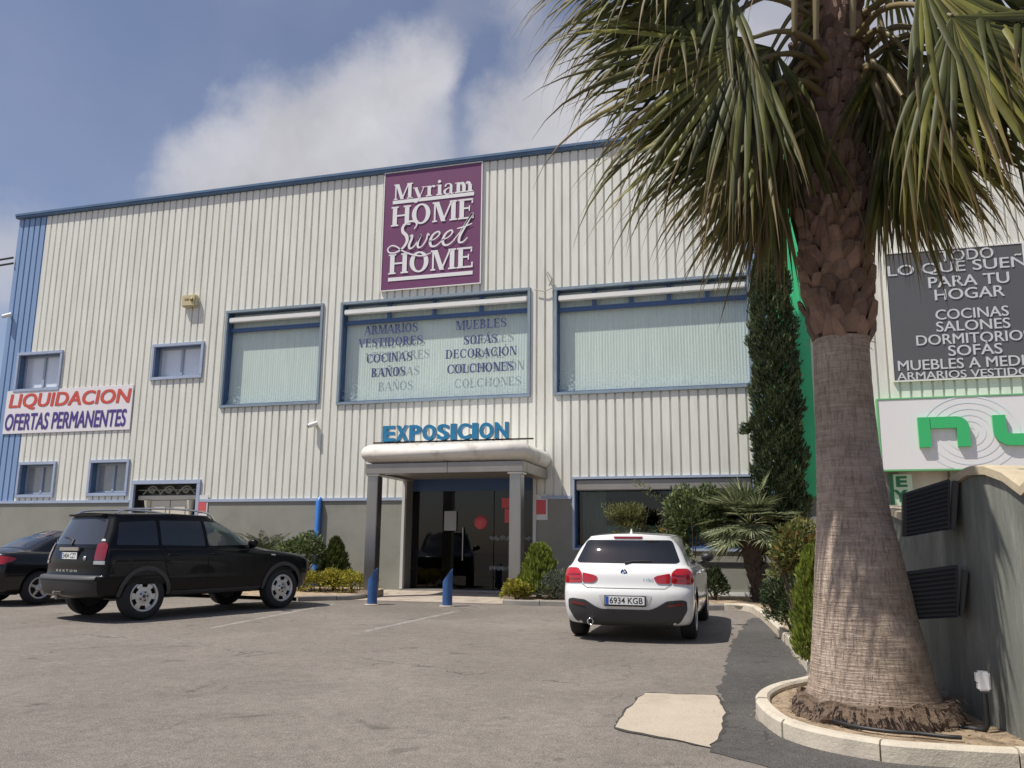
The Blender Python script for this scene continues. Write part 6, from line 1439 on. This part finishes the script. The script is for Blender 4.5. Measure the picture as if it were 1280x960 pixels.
    # older, half dry skirt under them
    for i in range(12):
        sgn = -1 if i % 2 else 1; a = rg.uniform(-.5,1.2); px = 1040+sgn*rg.uniform(62,100); py = rg.uniform(60,190)
        frond(H(px, py, D0+rg.uniform(.3,.7)), (sgn*rg.uniform(.35,.8), rg.uniform(.1,.5), -1), rg.uniform(.9,1.3), 42, .25, rg.uniform(.3,1), L_palmd if i < 4 else L_palm, 34)
    for (px, py, do) in ((985,-20,-.45),(1012,-10,-.50),(1058,-15,-.5)):
        a = H(px,-120,D0+do); b = H(px+8,py+60,D0+do-.05); mb = MB(); mb.tube([a, a.lerp(b,.5)+Vector((.02,-.03,0)), b], [.035,.028,.018], 6); mb.build('petiole_stub', M_pet, t)
    relocate(t, (pb.x,pb.y,pb.z-.03))
big_palm()

# ------------------------------------------------------------------ garden wall with its fittings
M_wall = mat('green_grey_stucco', (.17,.18,.155), .85, var=.25, vscale=3, bump=.4, bscale=30, col2=(.34,.34,.30), c2scale=2.2, c2lo=.50, c2hi=.78, stretch=(2.2,2.2,.45))
M_cope = mat('beige_coping', (.50,.42,.29), .85, var=.15, vscale=6, bump=.3, bscale=30)
wc, we = at_bed(1219,893), at_bed(1280,927)
def garden_wall():
    t = empty('garden_wall', (0,0,0), 'curved green-grey stucco wall with a beige coping behind the big palm', 'wall')
    dirB = (Vector((we.x,we.y,0))-Vector((wc.x,wc.y,0))).normalized(); Yc = wc.y
    # plan path: along the back, round the corner, then towards the viewer
    pl = [Vector((wc.x-.62,Yc+1.25,0)), Vector((wc.x-.46,Yc+.95,0)), Vector((wc.x-.30,Yc+.62,0)), Vector((wc.x-.15,Yc+.30,0)), Vector((wc.x-.05,Yc+.0,0)), Vector((wc.x,Yc-.25,0))+dirB*.02]+[Vector((wc.x,Yc,0))+dirB*s for s in (.55,.9,1.3,1.8,2.4,3.2,4.0)]
    P = [Vector(p) for p in crom(np.array([p[:] for p in pl]), 6)]
    TP = ((1020,636),(1110,632),(1132,642),(1160,630),(1185,603),(1212,584),(1235,582),(1258,590),(1280,606),(1310,626),(1340,650),(1400,700))
    def project(p): d = p-EYE; z = d.dot(fw); return 640+FPX*d.dot(rt)/z, 480-FPX*d.dot(up)/z
    def ztop(p):
        lo, hi = .3, 3.0
        if p.y < we.y-.45: return max(.8, ztop(Vector((we.x,we.y-.45,0)))-.38*(we.y-.45-p.y))
        for _ in range(30):
            m = (lo+hi)/2; x, y = project(Vector((p.x,p.y,m))); ty = float(np.interp(x, [q[0] for q in TP], [q[1] for q in TP]))
            if y > ty: lo = m
            else: hi = m
        return lo
    V = []; Vc = []; n = len(P); th = .22
    for i, p in enumerate(P):
        d = (P[min(i+1,n-1)]-P[max(i-1,0)]).normalized(); nn = Vector((d.y,-d.x,0))   # towards the bed
        if nn.dot(Vector((-1,-1,0))) < 0: nn = -nn
        z = ztop(p); b0 = gz(p.y)-.05; q = p-nn*th
        V += [(p.x,p.y,b0),(p.x,p.y,z-.06),(q.x,q.y,z-.06),(q.x,q.y,b0)]
        o = p+nn*.035; q2 = q-nn*.035; Vc += [(o.x,o.y,z-.062),(o.x,o.y,z-.004),(p.x,p.y,z+.008),(q2.x,q2.y,z),(q2.x,q2.y,z-.062)]
    mb = MB(); mb.add(V, [(i*4+k,i*4+(k+1)%4,(i+1)*4+(k+1)%4,(i+1)*4+k) for i in range(n-1) for k in range(4)]+[(0,1,2,3),((n-1)*4+3,(n-1)*4+2,(n-1)*4+1,(n-1)*4)], 0, True); o = mb.build('wall', M_wall, t); o.data.set_sharp_from_angle(angle=R(40))
    mb = MB(); mb.add(Vc, [(i*5+k,i*5+(k+1)%5,(i+1)*5+(k+1)%5,(i+1)*5+k) for i in range(n-1) for k in range(5)]+[(0,1,2,3,4),tuple((n-1)*5+k for k in (4,3,2,1,0))], 0, True); o = mb.build('coping', M_cope, t); o.data.set_sharp_from_angle(angle=R(40))
    relocate(t, (wc.x,wc.y,wc.z))
garden_wall()
def louvre_box(label, quad, frame_px):
    """black louvred box on a side bracket; quad: pixel corners TL TR BR BL of its front"""
    t = empty('louvred_box', (0,0,0), label, 'vent box', 'black louvred boxes on the garden wall'); Y = wc.y-.30
    c = [at_y(px, py, Y) for px, py in quad]; c[0].y += .04; c[3].y += .04; bk = Vector((0,.11,0)); mb = MB(); mb.add(c+[q+bk for q in c], [(0,1,2,3),(4,7,6,5),(0,4,5,1),(1,5,6,2),(2,6,7,3),(3,7,4,0)]); mb.build('case', M_black, t, bevel=.008)
    mb = MB(); n = 11
    for k in range(n):
        u = (k+.6)/n; a = c[0].lerp(c[3], u).lerp(c[1].lerp(c[2], u), .06); b = c[0].lerp(c[3], u).lerp(c[1].lerp(c[2], u), .94); f = Vector((0,-.016,0)); dn = Vector((0,0,-.016)); mb.add([a,b,b+f+dn,a+f+dn], [(0,1,2,3)])
    mb.build('louvre', mat('louvre_black', (.014,.014,.015), .7), t)
    f = [at_y(px, py, Y+.02) for px, py in frame_px]; mb = MB(); mb.add(f+[q+Vector((.0,.26,0)) for q in f], [(0,1,2,3),(4,7,6,5),(0,4,5,1),(1,5,6,2),(2,6,7,3),(3,7,4,0)]); mb.build('bracket', mat('bracket_grey', (.05,.05,.05), .5), t, bevel=.006)
    ctr = (c[0]+c[1]+c[2]+c[3])/4; relocate(t, ctr)
louvre_box('upper black louvred box just under the wall coping', [(1130,616),(1188,598),(1188,661),(1130,671)], [(1191,600),(1199,602),(1195,661),(1188,663)])
louvre_box('lower black louvred box at half height of the wall', [(1132,715),(1198,706),(1199,771),(1146,774)], [(1203,712),(1211,714),(1205,768),(1200,772)])
def electric_box():
    wx = wc.x; c = at_x(1228,851,wx-.05); t = empty('electric_box', (0,0,0), 'small white electric box with a black conduit low on the stucco wall', 'electric box'); mb = MB(); mb.box(wx-.085,wx-.005,c.y-.04,c.y+.04,c.z-.065,c.z+.065); mb.build('case', M_sign_white, t, bevel=.012)
    mb = MB(); mb.box(wx-.092,wx-.084,c.y-.03,c.y+.03,c.z-.005,c.z+.052); mb.build('cover', M_white, t)
    g = gz(c.y)+.08; mb = MB(); mb.tube(crom(np.array([(wx-.05,c.y-.02,c.z-.08),(wx-.05,c.y-.03,g+.16),(wx-.06,c.y-.02,g+.03),(wx-.16,c.y+.06,g+.012),(wx-.30,c.y+.14,g+.01)]),6), .020, 8); mb.build('conduit', M_black, t); relocate(t, (wx-.05,c.y,c.z-.085))
electric_box()
def hose():
    pts = [at_g(x, y, .115) for x, y in ((995,872),(1000,884),(1030,897),(1070,908),(1110,914),(1150,917),(1185,921),(1202,922))]; mb = MB(); mb.tube(crom(np.array([p[:] for p in pts]),6), .014, 8)
    tag(mb.build('hose', M_black), 'thin black hose lying round the foot of the big palm', 'hose')
hose()
